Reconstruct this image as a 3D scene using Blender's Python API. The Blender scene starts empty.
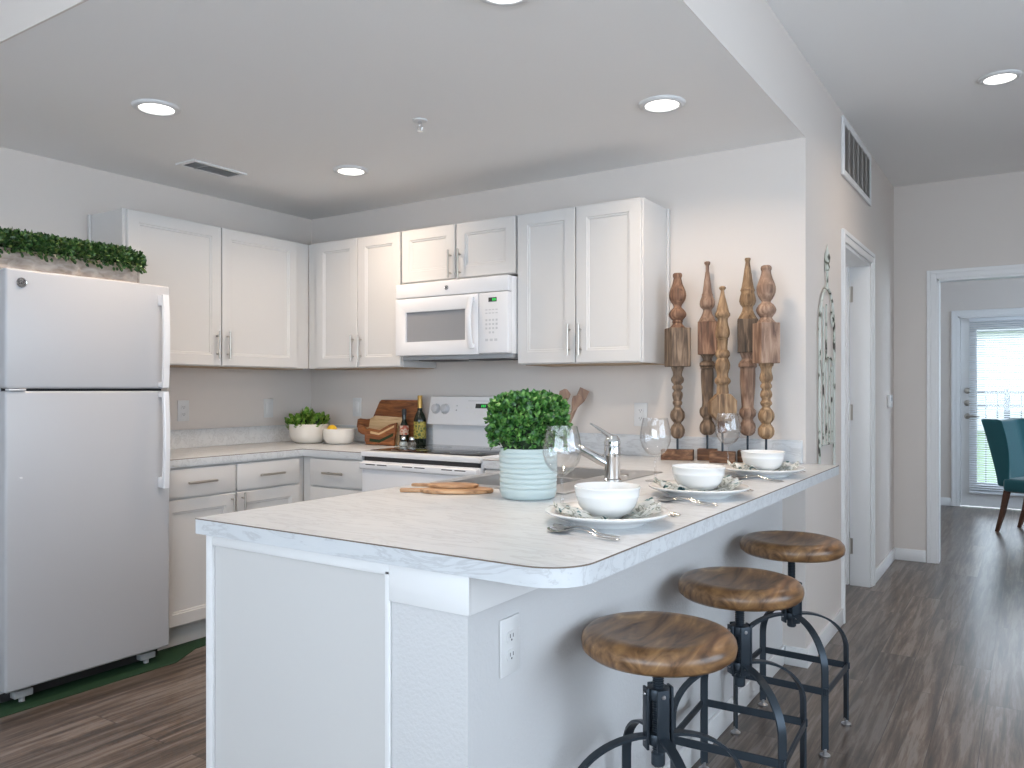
import bpy, bmesh, math, random
from mathutils import Vector, Matrix, geometry, noise
R = math.radians
PI = math.pi
SC = bpy.context.scene
COL = SC.collection
random.seed(7)

# ------------------------------------------------------------------ camera, world, light, exposure
cam_d = bpy.data.cameras.new('camera')
cam = bpy.data.objects.new('camera', cam_d); COL.objects.link(cam)
cam.location = (0, 0, 1.248)
cam.rotation_euler = (R(90), R(0.0), R(33.2))
cam_d.sensor_width = 36.0
cam_d.lens = 794.0 / 1024 * 36
cam_d.shift_y = 5.05 / 1024
cam_d.clip_start = 0.05
SC.camera = cam
SC.view_settings.view_transform = 'Standard'
SC.view_settings.look = 'None'
SC.view_settings.gamma = 1.0
SC.view_settings.use_curve_mapping = False
SC.view_settings.exposure = 0.12
SC.cycles.use_denoising = True
SC.cycles.max_bounces = 10
SC.cycles.diffuse_bounces = 6
SC.cycles.transmission_bounces = 10
SC.cycles.transparent_max_bounces = 12
SC.cycles.caustics_reflective = False
SC.cycles.caustics_refractive = True
SC.cycles.sample_clamp_indirect = 6.0
w = bpy.data.worlds.new('sky'); SC.world = w; w.use_nodes = True
bg = w.node_tree.nodes['Background']
bg.inputs[0].default_value = (0.75, 0.87, 1.0, 1)
_n, _l = w.node_tree.nodes, w.node_tree.links
_tc = _n.new('ShaderNodeTexCoord'); _sx = _n.new('ShaderNodeSeparateXYZ'); _mr = _n.new('ShaderNodeMapRange')
_mr.inputs['From Min'].default_value = 0.0; _mr.inputs['From Max'].default_value = 1.0; _mr.inputs['To Min'].default_value = 4.3; _mr.inputs['To Max'].default_value = 9.0
_l.new(_tc.outputs['Generated'], _sx.inputs[0]); _l.new(_sx.outputs['Y'], _mr.inputs['Value']); _l.new(_mr.outputs['Result'], bg.inputs[1])
CAN_POWER = 7.0          # watts of each recessed ceiling lamp
CAN_COLOR = (1.0, 0.79, 0.60)

def area_light(name, loc, rot, sx, sy, power, color, parent=None):
    l = bpy.data.lights.new(name, 'AREA'); l.shape = 'RECTANGLE'; l.size = sx; l.size_y = sy
    l.energy = power; l.color = color
    o = bpy.data.objects.new(name, l); COL.objects.link(o); o.location = loc; o.rotation_euler = rot
    if parent: o.parent = parent
    return o
# lamps added to the daylight outside the window openings: behind the camera, in the wall to the side, and in the dining room
area_light('window_daylight', (0.05, -2.3, 1.5), (R(104), 0, 0), 4.7, 1.9, 46, (0.74, 0.87, 1.0))
area_light('window_daylight', (2.4, 1.9, 1.5), (R(90), 0, R(90)), 3.2, 1.7, 9.5, (0.56, 0.76, 1.0))
area_light('window_daylight', (2.4, 8.2, 1.5), (R(90), 0, R(90)), 2.0, 1.7, 20, (0.42, 0.66, 1.0))

area_light('window_daylight', (-2.44, 4.9, 1.5), (R(90), 0, R(-90)), 1.2, 1.3, 14, (0.9, 0.95, 1.0))  # unseen lamp added to lighten the hall door jamb; no window here

# ------------------------------------------------------------------ materials
def new_mat(name):
    m = bpy.data.materials.new(name); m.use_nodes = True
    return m, m.node_tree, m.node_tree.nodes['Principled BSDF']
def setp(b, **k):
    names = dict(color='Base Color', rough='Roughness', metal='Metallic', trans='Transmission Weight', ior='IOR', spec='Specular IOR Level',
                 ecol='Emission Color', estr='Emission Strength', coat='Coat Weight', sheen='Sheen Weight')
    for a, v in k.items():
        if a in ('color', 'ecol') and len(v) == 3: v = (*v, 1)
        b.inputs[names[a]].default_value = v
def plain(name, color, rough=0.5, bump=0, bscale=200, **k):
    m, t, b = new_mat(name); setp(b, color=color, rough=rough, **k)
    tc = t.nodes.new('ShaderNodeTexCoord')
    n = t.nodes.new('ShaderNodeTexNoise'); n.inputs['Scale'].default_value = bscale
    t.links.new(tc.outputs['Object'], n.inputs['Vector'])
    if bump:
        bp = t.nodes.new('ShaderNodeBump'); bp.inputs['Strength'].default_value = bump; bp.inputs['Distance'].default_value = 0.004
        t.links.new(n.outputs['Fac'], bp.inputs['Height']); t.links.new(bp.outputs['Normal'], b.inputs['Normal'])
    else:
        mr = t.nodes.new('ShaderNodeMapRange'); mr.inputs['To Min'].default_value = max(0, rough - .03); mr.inputs['To Max'].default_value = min(1, rough + .03)
        t.links.new(n.outputs['Fac'], mr.inputs['Value']); t.links.new(mr.outputs['Result'], b.inputs['Roughness'])
    return m
def ramp(t, fac, stops):
    r = t.nodes.new('ShaderNodeValToRGB')
    el = r.color_ramp.elements
    while len(el) < len(stops): el.new(0.5)
    for e, (p, c) in zip(el, stops): e.position = p; e.color = (*c, 1)
    t.links.new(fac, r.inputs['Fac']); return r
def mapped(t, scale, rot=(0, 0, 0), kind='Object'):
    tc = t.nodes.new('ShaderNodeTexCoord'); mp = t.nodes.new('ShaderNodeMapping')
    mp.inputs['Scale'].default_value = scale; mp.inputs['Rotation'].default_value = rot
    t.links.new(tc.outputs[kind], mp.inputs['Vector']); return mp.outputs['Vector']
def wood(name, cols, scale=(6, 6, 60), rough=0.45, nscale=1.0, dist=1.5, bump=0.15):
    m, t, b = new_mat(name); setp(b, rough=rough)
    v = mapped(t, scale)
    n = t.nodes.new('ShaderNodeTexNoise'); n.inputs['Scale'].default_value = nscale; n.inputs['Detail'].default_value = 6; n.inputs['Distortion'].default_value = dist
    t.links.new(v, n.inputs['Vector'])
    k = len(cols)
    r = ramp(t, n.outputs['Fac'], [(0.28 + 0.44 * i / (k - 1), c) for i, c in enumerate(cols)])
    t.links.new(r.outputs['Color'], b.inputs['Base Color'])
    bp = t.nodes.new('ShaderNodeBump'); bp.inputs['Strength'].default_value = bump; bp.inputs['Distance'].default_value = 0.002
    t.links.new(n.outputs['Fac'], bp.inputs['Height']); t.links.new(bp.outputs['Normal'], b.inputs['Normal'])
    return m
def leaf_mat(name, cols):
    m, t, b = new_mat(name); setp(b, rough=0.42)
    v = mapped(t, (60, 60, 60))
    n = t.nodes.new('ShaderNodeTexNoise'); n.inputs['Scale'].default_value = 1.0; n.inputs['Detail'].default_value = 2
    t.links.new(v, n.inputs['Vector'])
    r = ramp(t, n.outputs['Fac'], [(0.3 + 0.4 * i / (len(cols) - 1), c) for i, c in enumerate(cols)])
    t.links.new(r.outputs['Color'], b.inputs['Base Color'])
    return m
def floor_shading():
    m, t, b = new_mat('vinyl_plank_floor'); setp(b, rough=0.28, spec=0.7)
    v = mapped(t, (1, 1, 1), (0, 0, R(90)))
    br = t.nodes.new('ShaderNodeTexBrick'); br.offset = 0.37; br.inputs['Scale'].default_value = 1.0
    br.inputs['Brick Width'].default_value = 1.22; br.inputs['Row Height'].default_value = 0.15
    br.inputs['Mortar Size'].default_value = 0.0012; br.inputs['Mortar Smooth'].default_value = 0.2
    br.inputs['Color1'].default_value = (0, 0, 0, 1); br.inputs['Color2'].default_value = (1, 1, 1, 1); br.inputs['Mortar'].default_value = (0.5, 0.5, 0.5, 1)
    t.links.new(v, br.inputs['Vector'])
    add = t.nodes.new('ShaderNodeVectorMath'); add.operation = 'MULTIPLY_ADD'
    add.inputs[1].default_value = (7, 7, 7)
    t.links.new(br.outputs['Color'], add.inputs[0])
    v2 = mapped(t, (24, 1.3, 1)); t.links.new(v2, add.inputs[2])
    n = t.nodes.new('ShaderNodeTexNoise'); n.inputs['Scale'].default_value = 1.3; n.inputs['Detail'].default_value = 8; n.inputs['Distortion'].default_value = 0.35; n.inputs['Roughness'].default_value = 0.7
    t.links.new(add.outputs[0], n.inputs['Vector'])
    r = ramp(t, n.outputs['Fac'], [(0.32, (0.020, 0.014, 0.011)), (0.43, (0.060, 0.041, 0.030)), (0.51, (0.115, 0.080, 0.058)), (0.59, (0.185, 0.150, 0.128)), (0.70, (0.125, 0.100, 0.088))])
    hs = t.nodes.new('ShaderNodeHueSaturation'); t.links.new(r.outputs['Color'], hs.inputs['Color'])
    mr = t.nodes.new('ShaderNodeMapRange'); mr.inputs['To Min'].default_value = 0.72; mr.inputs['To Max'].default_value = 1.22
    t.links.new(br.outputs['Color'], mr.inputs['Value']); t.links.new(mr.outputs['Result'], hs.inputs['Value'])
    mx = t.nodes.new('ShaderNodeMix'); mx.data_type = 'RGBA'
    t.links.new(br.outputs['Fac'], mx.inputs[0]); t.links.new(hs.outputs['Color'], mx.inputs[6]); mx.inputs[7].default_value = (0.02, 0.015, 0.012, 1)
    t.links.new(mx.outputs[2], b.inputs['Base Color'])
    bp = t.nodes.new('ShaderNodeBump'); bp.inputs['Strength'].default_value = 0.04; bp.inputs['Distance'].default_value = 0.003
    t.links.new(n.outputs['Fac'], bp.inputs['Height']); t.links.new(bp.outputs['Normal'], b.inputs['Normal'])
    return m
def marble_mat():
    m, t, b = new_mat('marble_laminate'); setp(b, rough=0.30)
    v = mapped(t, (3.0, 14.0, 14.0), (0, 0, R(24)))
    n = t.nodes.new('ShaderNodeTexNoise'); n.inputs['Scale'].default_value = 1.5; n.inputs['Detail'].default_value = 7; n.inputs['Roughness'].default_value = 0.62; n.inputs['Distortion'].default_value = 1.1
    t.links.new(v, n.inputs['Vector'])
    r = ramp(t, n.outputs['Fac'], [(0.28, (0.56, 0.57, 0.58)), (0.42, (0.60, 0.62, 0.64)), (0.465, (0.50, 0.51, 0.525)), (0.50, (0.60, 0.62, 0.64)), (0.64, (0.625, 0.64, 0.655)), (0.72, (0.555, 0.565, 0.58))])
    t.links.new(r.outputs['Color'], b.inputs['Base Color'])
    return m
def napkin_mat():
    m, t, b = new_mat('printed_cloth'); setp(b, rough=0.85)
    v = mapped(t, (16, 34, 26))
    n = t.nodes.new('ShaderNodeTexNoise'); n.inputs['Scale'].default_value = 1.0; n.inputs['Detail'].default_value = 3; n.inputs['Distortion'].default_value = 2
    t.links.new(v, n.inputs['Vector'])
    r = ramp(t, n.outputs['Fac'], [(0.33, (0.015, 0.07, 0.09)), (0.40, (0.16, 0.30, 0.30)), (0.43, (0.80, 0.80, 0.77)), (0.56, (0.80, 0.80, 0.77)), (0.60, (0.22, 0.23, 0.18)), (0.66, (0.78, 0.78, 0.74))])
    t.links.new(r.outputs['Color'], b.inputs['Base Color'])
    return m
def chippy_mat():
    m, t, b = new_mat('chipped_white_metal'); setp(b, rough=0.7)
    v = mapped(t, (30, 30, 14))
    n = t.nodes.new('ShaderNodeTexNoise'); n.inputs['Scale'].default_value = 1.0; n.inputs['Detail'].default_value = 5
    t.links.new(v, n.inputs['Vector'])
    r = ramp(t, n.outputs['Fac'], [(0.38, (0.05, 0.045, 0.035)), (0.42, (0.20, 0.21, 0.16)), (0.46, (0.52, 0.54, 0.48)), (0.7, (0.60, 0.61, 0.58))])
    t.links.new(r.outputs['Color'], b.inputs['Base Color'])
    return m
def clear_pane(name='window_glass', tint=1.0):
    m, t, b = new_mat(name)
    t.nodes.remove(b)
    tr = t.nodes.new('ShaderNodeBsdfTransparent'); tr.inputs['Color'].default_value = (tint, tint, tint, 1); gl = t.nodes.new('ShaderNodeBsdfGlossy'); gl.inputs['Roughness'].default_value = 0.02
    lw = t.nodes.new('ShaderNodeLayerWeight'); lw.inputs['Blend'].default_value = 0.5
    pw = t.nodes.new('ShaderNodeMath'); pw.operation = 'POWER'; pw.inputs[1].default_value = 3.6; t.links.new(lw.outputs['Facing'], pw.inputs[0])
    fr = t.nodes.new('ShaderNodeMath'); fr.operation = 'MULTIPLY_ADD'; fr.inputs[1].default_value = 0.8; fr.inputs[2].default_value = 0.08; t.links.new(pw.outputs[0], fr.inputs[0])
    mx = t.nodes.new('ShaderNodeMixShader')
    t.links.new(fr.outputs[0], mx.inputs[0]); t.links.new(tr.outputs[0], mx.inputs[1]); t.links.new(gl.outputs[0], mx.inputs[2])
    t.links.new(mx.outputs[0], t.nodes['Material Output'].inputs['Surface'])
    return m
WALL = plain('wall_paint', (0.665, 0.613, 0.572), 0.75, 0.10, 140)
PONY = plain('textured_wall_paint', (0.60, 0.60, 0.605), 0.55, 0.35, 110)
CEIL = plain('ceiling_paint', (0.84, 0.83, 0.82), 0.9, 0.08, 90)
TRIM = plain('white_trim_paint', (0.76, 0.76, 0.76), 0.4)
CAB = plain('white_cabinet_paint', (0.61, 0.60, 0.59), 0.38)
CABEDGE = plain('raw_cabinet_wood', (0.42, 0.30, 0.19), 0.6)
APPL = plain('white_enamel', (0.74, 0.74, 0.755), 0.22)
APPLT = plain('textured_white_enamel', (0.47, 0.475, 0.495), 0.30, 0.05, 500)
TAUPE = plain('taupe_painted_louvre', (0.42, 0.395, 0.37), 0.6)
KEYGREY = plain('pale_grey_print', (0.50, 0.51, 0.53), 0.5)
GREYPL = plain('grey_plastic', (0.35, 0.36, 0.37), 0.4)
DARK = plain('dark_recess', (0.02, 0.02, 0.022), 0.5)
BLACKGLASS = plain('black_glass', (0.012, 0.012, 0.014), 0.06)
MWGLASS = plain('microwave_window', (0.27, 0.275, 0.29), 0.12)
NICKEL = plain('brushed_nickel', (0.50, 0.47, 0.43), 0.32, metal=1.0)
CHROME = plain('chrome', (0.72, 0.73, 0.74), 0.07, metal=1.0)
STEEL = plain('stainless_steel', (0.68, 0.67, 0.66), 0.33, metal=1.0)
FLOOR = floor_shading()
MARBLE = marble_mat()
SEAM = plain('laminate_seam', (0.16, 0.12, 0.09), 0.6)
PLASTIC = plain('white_plastic', (0.68, 0.68, 0.68), 0.35)
CERAMIC = plain('white_ceramic', (0.74, 0.74, 0.73), 0.16)
CREAM = plain('cream_ceramic', (0.72, 0.68, 0.62), 0.22)
POTC = plain('pale_aqua_ceramic', (0.50, 0.575, 0.565), 0.45, 0.1, 60)
SILVER = plain('silver', (0.60, 0.58, 0.56), 0.18, metal=1.0)
IRON = plain('dark_iron', (0.036, 0.048, 0.062), 0.38, metal=0.55)
BOLT = plain('bright_bolt', (0.5, 0.5, 0.52), 0.3, metal=1.0)

JARGL, _t, _b = new_mat('jar_glass'); setp(_b, color=(0.95, 0.97, 0.96), rough=0.0, trans=1.0, ior=1.45)
PANE = clear_pane()
GLASSM = clear_pane('wine_glass', 0.985)
NAPKIN = napkin_mat()
CHIPPY = chippy_mat()
SEATW = wood('mango_wood_seat', [(0.055, 0.026, 0.012), (0.155, 0.080, 0.036), (0.25, 0.135, 0.058), (0.42, 0.25, 0.11)], (13, 3.2, 12), 0.30, 1.2, 2.2, 0.08)
GREYW = wood('weathered_grey_brown_wood', [(0.042, 0.028, 0.019), (0.154, 0.102, 0.067), (0.326, 0.230, 0.155)], (60, 60, 8), 0.7, 1.0, 0.6, 0.5)
REDW = wood('weathered_red_brown_wood', [(0.050, 0.024, 0.014), (0.171, 0.085, 0.049), (0.346, 0.200, 0.123)], (60, 60, 8), 0.65, 1.0, 0.6, 0.5)
TANW = wood('weathered_tan_wood', [(0.074, 0.040, 0.020), (0.244, 0.148, 0.077), (0.444, 0.299, 0.171)], (60, 60, 8), 0.65, 1.0, 0.6, 0.5)
PINKW = wood('weathered_pink_brown_wood', [(0.088, 0.046, 0.031), (0.257, 0.157, 0.106), (0.428, 0.291, 0.210)], (50, 50, 8), 0.65, 1.0, 0.6, 0.5)
BLOCKD = wood('blackened_wood', [(0.020, 0.015, 0.011), (0.083, 0.054, 0.035), (0.240, 0.165, 0.105)], (55, 55, 6), 0.7, 1.0, 0.5, 0.5)
BASEW = wood('reclaimed_brown_wood', [(0.051, 0.022, 0.011), (0.161, 0.077, 0.040), (0.297, 0.162, 0.090)], (8, 60, 60), 0.7, 1.0, 0.8, 0.5)
OLIVEW = wood('olive_wood', [(0.14, 0.06, 0.025), (0.42, 0.24, 0.12), (0.58, 0.37, 0.21)], (9, 40, 40), 0.5, 1.0, 2.0, 0.1)
DARKBOARD = wood('dark_red_wood', [(0.07, 0.022, 0.008), (0.22, 0.075, 0.025), (0.36, 0.15, 0.05)], (6, 40, 40), 0.4, 1.0, 1.5, 0.1)
LIGHTBOARD = wood('light_maple_wood', [(0.42, 0.26, 0.12), (0.58, 0.40, 0.22), (0.66, 0.48, 0.29)], (6, 40, 40), 0.45, 1.0, 1.0, 0.1)
BOXWOODP = wood('whitewashed_planter_wood', [(0.27, 0.22, 0.185), (0.42, 0.355, 0.31), (0.54, 0.48, 0.43)], (20, 3, 40), 0.75, 1.0, 0.8, 0.3)
SPOONW = wood('brown_utensil_wood', [(0.17, 0.10, 0.07), (0.30, 0.19, 0.135), (0.40, 0.27, 0.20)], (30, 30, 6), 0.6, 1.0, 0.5, 0.1)
LEAF1 = leaf_mat('boxwood_leaf', [(0.006, 0.032, 0.009), (0.030, 0.12, 0.022), (0.085, 0.235, 0.045), (0.22, 0.40, 0.11)])
LEAF2 = leaf_mat('dark_boxwood_leaf', [(0.010, 0.028, 0.010), (0.022, 0.065, 0.018), (0.05, 0.125, 0.03), (0.17, 0.21, 0.06)])
LEAF3 = leaf_mat('artichoke_green', [(0.05, 0.16, 0.02), (0.18, 0.38, 0.05), (0.48, 0.60, 0.16)])
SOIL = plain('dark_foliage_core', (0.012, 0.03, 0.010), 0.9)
BOTTLE = plain('dark_green_bottle_glass', (0.010, 0.016, 0.010), 0.08)
GOLD = plain('gold_foil', (0.50, 0.31, 0.09), 0.35, metal=0.7)
LEMON = plain('lemon_peel', (0.85, 0.52, 0.03), 0.45, 0.2, 300)
SALT = plain('white_salt', (0.80, 0.79, 0.76), 0.9)
PEPPER = plain('grey_brown_pepper', (0.30, 0.25, 0.21), 0.9)
TEAL = plain('teal_fabric', (0.006, 0.085, 0.100), 0.8, 0.15, 700, sheen=0.3)
CHAIRLEG = plain('brown_chair_leg', (0.10, 0.042, 0.022), 0.4)
GREEN = plain('dark_green_mat', (0.003, 0.034, 0.009), 0.8, 0.3, 400)  # colour of the painted shadow strip along the refrigerator
LAWN = plain('lawn_grass', (0.10, 0.19, 0.05), 0.95, 0.5, 60)
CONC = plain('concrete', (0.55, 0.54, 0.52), 0.9, 0.3, 40)
BLIND = plain('white_blind_slat', (0.72, 0.75, 0.79), 0.5)
RAIL = plain('grey_rail_metal', (0.10, 0.11, 0.12), 0.5)
FACADE = plain('pale_stucco', (0.72, 0.71, 0.69), 0.9)
DGREEN, _t, _b = new_mat('green_digits'); setp(_b, color=(0.0, 0.2, 0.02), ecol=(0.05, 0.9, 0.15), estr=0.7)
LENS, _t, _b = new_mat('lit_lamp_lens'); setp(_b, color=(1, 1, 1), ecol=(1.0, 0.95, 0.88), estr=3.0)
def label_mat(name, a, c):
    m, t, b = new_mat(name); setp(b, rough=0.6)
    v = mapped(t, (45, 45, 45)); n = t.nodes.new('ShaderNodeTexVoronoi'); n.inputs['Scale'].default_value = 1.0
    t.links.new(v, n.inputs['Vector'])
    r = ramp(t, n.outputs['Distance'], [(0.25, a), (0.5, c), (0.75, a)]); t.links.new(r.outputs['Color'], b.inputs['Base Color'])
    return m
LABELY = label_mat('olive_yellow_label', (0.10, 0.13, 0.03), (0.50, 0.38, 0.07))
LABELR = label_mat('red_cream_label', (0.40, 0.08, 0.04), (0.62, 0.52, 0.40))

# ------------------------------------------------------------------ mesh helpers
def merge(bm, tmp, M=None):
    if M is not None: bmesh.ops.transform(tmp, matrix=M, verts=tmp.verts)
    me = bpy.data.meshes.new('t'); tmp.to_mesh(me); tmp.free(); bm.from_mesh(me); bpy.data.meshes.remove(me)
def box(bm, x0, x1, y0, y1, z0, z1, bev=0, seg=2, M=None):
    t = bmesh.new(); bmesh.ops.create_cube(t, size=1)
    for v in t.verts: v.co = Vector((x0 + (v.co.x + .5) * (x1 - x0), y0 + (v.co.y + .5) * (y1 - y0), z0 + (v.co.z + .5) * (z1 - z0)))
    if bev: bmesh.ops.bevel(t, geom=list(t.edges), offset=bev, segments=seg, profile=0.5, affect='EDGES')
    merge(bm, t, M)
def lathe(bm, prof, n=32, M=None, sx=1.0, sy=1.0):
    t = bmesh.new(); rings = []
    for r, z in prof:
        if r < 1e-6: rings.append([t.verts.new((0, 0, z))])
        else: rings.append([t.verts.new((r * sx * math.cos(2 * PI * i / n), r * sy * math.sin(2 * PI * i / n), z)) for i in range(n)])
    for a, b in zip(rings, rings[1:]):
        for i in range(n):
            j = (i + 1) % n
            if len(a) == 1 and len(b) == 1: continue
            if len(a) == 1: t.faces.new((a[0], b[j], b[i]))
            elif len(b) == 1: t.faces.new((a[i], a[j], b[0]))
            else: t.faces.new((a[i], a[j], b[j], b[i]))
    for ring, flip in ((rings[0], True), (rings[-1], False)):
        if len(ring) > 1:
            t.faces.new(list(reversed(ring)) if flip else ring)
    bmesh.ops.recalc_face_normals(t, faces=t.faces)
    merge(bm, t, M)
def frames(pts, closed=False):
    pts = [Vector(p) for p in pts]; out = []; n = len(pts); up = None
    for i, p in enumerate(pts):
        a = pts[i - 1] if (i or closed) else p; b = pts[(i + 1) % n] if (i < n - 1 or closed) else p
        d = (b - a).normalized()
        if up is None: up = Vector((0, 0, 1)) if abs(d.z) < .9 else Vector((1, 0, 0))
        s = d.cross(up)
        if s.length < 1e-5: s = d.orthogonal()
        s.normalize(); up = s.cross(d).normalized(); out.append((p, s, up))
    return out
def sweep(bm, pts, prof, closed=False, scale=None, up=None):
    """prof: list of (a,b) offsets in the (side, up) frame; scale: per-point factor; up: fixed reference direction"""
    t = bmesh.new(); rings = []
    fr = frames(pts, closed)
    if up is not None:
        u0 = Vector(up); fr2 = []
        P = [Vector(p) for p in pts]
        for i, p in enumerate(P):
            d = (P[min(i + 1, len(P) - 1)] - P[max(i - 1, 0)]).normalized(); s = u0.normalized(); fr2.append((p, s, d.cross(s).normalized()))
        fr = fr2
    for i, (p, s, u) in enumerate(fr):
        k = scale[i] if scale else 1
        rings.append([t.verts.new(p + s * a * k + u * b * k) for a, b in prof])
    m = len(prof); n = len(rings)
    for i in range(n if closed else n - 1):
        A = rings[i]; B = rings[(i + 1) % n]
        for j in range(m): t.faces.new((A[j], A[(j + 1) % m], B[(j + 1) % m], B[j]))
    if not closed: t.faces.new(rings[0]); t.faces.new(list(reversed(rings[-1])))
    bmesh.ops.recalc_face_normals(t, faces=t.faces)
    merge(bm, t)
def circ(r, n=10): return [(r * math.cos(2 * PI * i / n), r * math.sin(2 * PI * i / n)) for i in range(n)]
def rect(a, b): return [(-a / 2, -b / 2), (a / 2, -b / 2), (a / 2, b / 2), (-a / 2, b / 2)]
def tube(bm, pts, r, n=10, closed=False, scale=None): sweep(bm, pts, circ(r, n), closed, scale)
def prism(bm, outer, z0, z1, hole=None, bev=0, M=None):
    t = bmesh.new()
    loops = [outer] + ([hole] if hole else [])
    flat = [p for l in loops for p in l]
    tris = geometry.tessellate_polygon([[Vector((x, y, 0)) for x, y in l] for l in loops])
    lo = [t.verts.new((x, y, z0)) for x, y in flat]; hi = [t.verts.new((x, y, z1)) for x, y in flat]
    for a, b, c in tris:
        t.faces.new((hi[a], hi[b], hi[c])); t.faces.new((lo[c], lo[b], lo[a]))
    k = 0
    for l in loops:
        n = len(l)
        for i in range(n):
            j = (i + 1) % n; t.faces.new((lo[k + i], lo[k + j], hi[k + j], hi[k + i]))
        k += n
    bmesh.ops.recalc_face_normals(t, faces=t.faces)
    if bev:
        bmesh.ops.dissolve_limit(t, angle_limit=0.01, verts=t.verts, edges=t.edges)
        es = [e for e in t.edges if abs(e.verts[0].co.z - e.verts[1].co.z) < 1e-6]
        bmesh.ops.bevel(t, geom=es, offset=bev, segments=2, profile=0.5, affect='EDGES')
    merge(bm, t, M)
def obj(name, bm, mat, parent=None, smooth=35, loc=None, rot=None):
    me = bpy.data.meshes.new(name); bm.to_mesh(me); bm.free()
    me.materials.append(mat)
    if smooth:
        me.polygons.foreach_set('use_smooth', [True] * len(me.polygons)); me.set_sharp_from_angle(angle=R(smooth))
    o = bpy.data.objects.new(name, me); COL.objects.link(o)
    if parent: o.parent = parent
    if loc: o.location = loc
    if rot: o.rotation_euler = rot
    return o
def tag(o, label, cat, group=None):
    o['label'] = label; o['category'] = cat
    if group: o['group'] = group
    return o
def thing(name, label, cat, loc=(0, 0, 0), rz=0, group=None):
    o = bpy.data.objects.new(name, None); COL.objects.link(o); o.empty_display_size = 0.1
    o.location = loc; o.rotation_euler = (0, 0, R(rz))
    return tag(o, label, cat, group)
def struct(name, bm, mat, label, cat, parent=None):
    o = obj(name, bm, mat, parent)
    o['kind'] = 'structure'
    if not parent: tag(o, label, cat)
    return o
def dup(root, loc, rz=None, label=None):
    r = root.copy(); COL.objects.link(r); r.location = loc
    if rz is not None: r.rotation_euler = (0, 0, R(rz))
    if label: r['label'] = label
    for ch in list(root.children):
        c = ch.copy(); COL.objects.link(c); c.parent = r
        for g in list(ch.children):
            d = g.copy(); COL.objects.link(d); d.parent = c
    return r
B = bmesh.new
def text_bm(s, size, depth, M):
    cu = bpy.data.curves.new('t', 'FONT'); cu.body = s; cu.size = size; cu.extrude = depth; cu.align_x = 'CENTER'; cu.align_y = 'CENTER'
    o = bpy.data.objects.new('t', cu); COL.objects.link(o)
    dg = bpy.context.evaluated_depsgraph_get(); me = bpy.data.meshes.new_from_object(o.evaluated_get(dg))
    bm = B(); bm.from_mesh(me); bmesh.ops.transform(bm, matrix=M, verts=bm.verts)
    bpy.data.objects.remove(o); bpy.data.curves.remove(cu); bpy.data.meshes.remove(me)
    return bm

# ------------------------------------------------------------------ setting
XL, YB, XH, YF = -4.02, 3.70, -0.848, 6.417     # left wall, back wall, hall wall, far wall
ZK, ZH = 2.377, 2.73                            # kitchen and hall ceilings
b = B(); box(b, -4.2, 2.9, -2.0, 9.8, -0.12, 0.0)
struct('floor', b, FLOOR, 'grey-brown wood plank floor running through kitchen and hall', 'floor')
b = B(); box(b, -4.2, 2.9, -2.0, 9.8, ZH, ZH + 0.12)
struct('ceiling', b, CEIL, 'high grey ceiling over the hall and living area', 'ceiling')
b = B(); box(b, XL, XH - 0.001, 1.256, YB, ZK, ZH - 0.0005)
struct('ceiling_kitchen', b, CEIL, 'lowered grey ceiling over the kitchen', 'ceiling')
b = B(); box(b, XH - 0.001, XH, 1.256, YB, ZK - .0005, ZH); box(b, XL, XH, 1.249, 1.256, ZK - .0005, ZH)
struct('wall_soffit', b, WALL, 'painted drop face between the kitchen ceiling and the higher ceiling', 'wall')
b = B(); box(b, XL - 0.14, XL, -2.0, 9.8, 0, ZH)
struct('wall_left', b, WALL, 'warm grey wall behind the refrigerator and corner cabinets', 'wall')
b = B(); box(b, XL, XH, YB, YB + 0.12, 0, ZK)
struct('wall_back', b, WALL, 'grey wall behind the range and wooden spindles', 'wall')
DY0, DY1, DZ = 4.555, 5.425, 2.04                # hall door opening
b = B()
box(b, XH - 0.12, XH, YB + 0.12, DY0, 0, ZH); box(b, XH - 0.12, XH, DY1, YF, 0, ZH); box(b, XH - 0.12, XH, DY0, DY1, DZ, ZH); box(b, XH - 0.12, XH, YB, YB + 0.12, ZK, ZH)
struct('wall_hall', b, WALL, 'hall wall with the return air grille and open doorway', 'wall')
OX0, OX1, OZ = -0.569, 0.36, 2.035               # opening to the dining room
b = B(); box(b, XH - 0.12, OX0, YF, YF + 0.12, 0, ZH); box(b, OX1, 2.9, YF, YF + 0.12, 0, ZH); box(b, OX0, OX1, YF, YF + 0.12, OZ, ZH)
struct('wall_far', b, WALL, 'far hall wall with the cased opening to the dining room', 'wall')
YE = 9.67
EX0, EX1, EZ = -0.655, 0.275, 2.02
b = B(); box(b, XL, EX0, YE, YE + 0.14, 0, ZH); box(b, EX1, 2.9, YE, YE + 0.14, 0, ZH); box(b, EX0, EX1, YE, YE + 0.14, EZ, ZH)
struct('wall_dining', b, WALL, 'dining room wall with the glazed patio door', 'wall')
b = B(); box(b, -1.45, -1.33, YF + 0.12, YE, 0, ZH)
struct('wall_dining_side', b, WALL, 'side wall of the dining room', 'wall')
b = B()
for y0, y1, w0, w1 in ((YF + 0.12, YE, 7.2, 9.2), (-2.0, YF, 0.3, 3.5)):
    box(b, 2.1, 2.22, y0, w0, 0, ZH); box(b, 2.1, 2.22, w1, y1, 0, ZH); box(b, 2.1, 2.22, w0, w1, 0, 0.65); box(b, 2.1, 2.22, w0, w1, 2.35, ZH)
struct('wall_right', b, WALL, 'side wall with windows along the hall and dining room', 'wall')
b = B(); box(b, -2.6, -2.5, YB + 0.12, YF, 0, ZH)
struct('wall_bedroom', b, WALL, 'wall of the room behind the hall door', 'wall')
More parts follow.
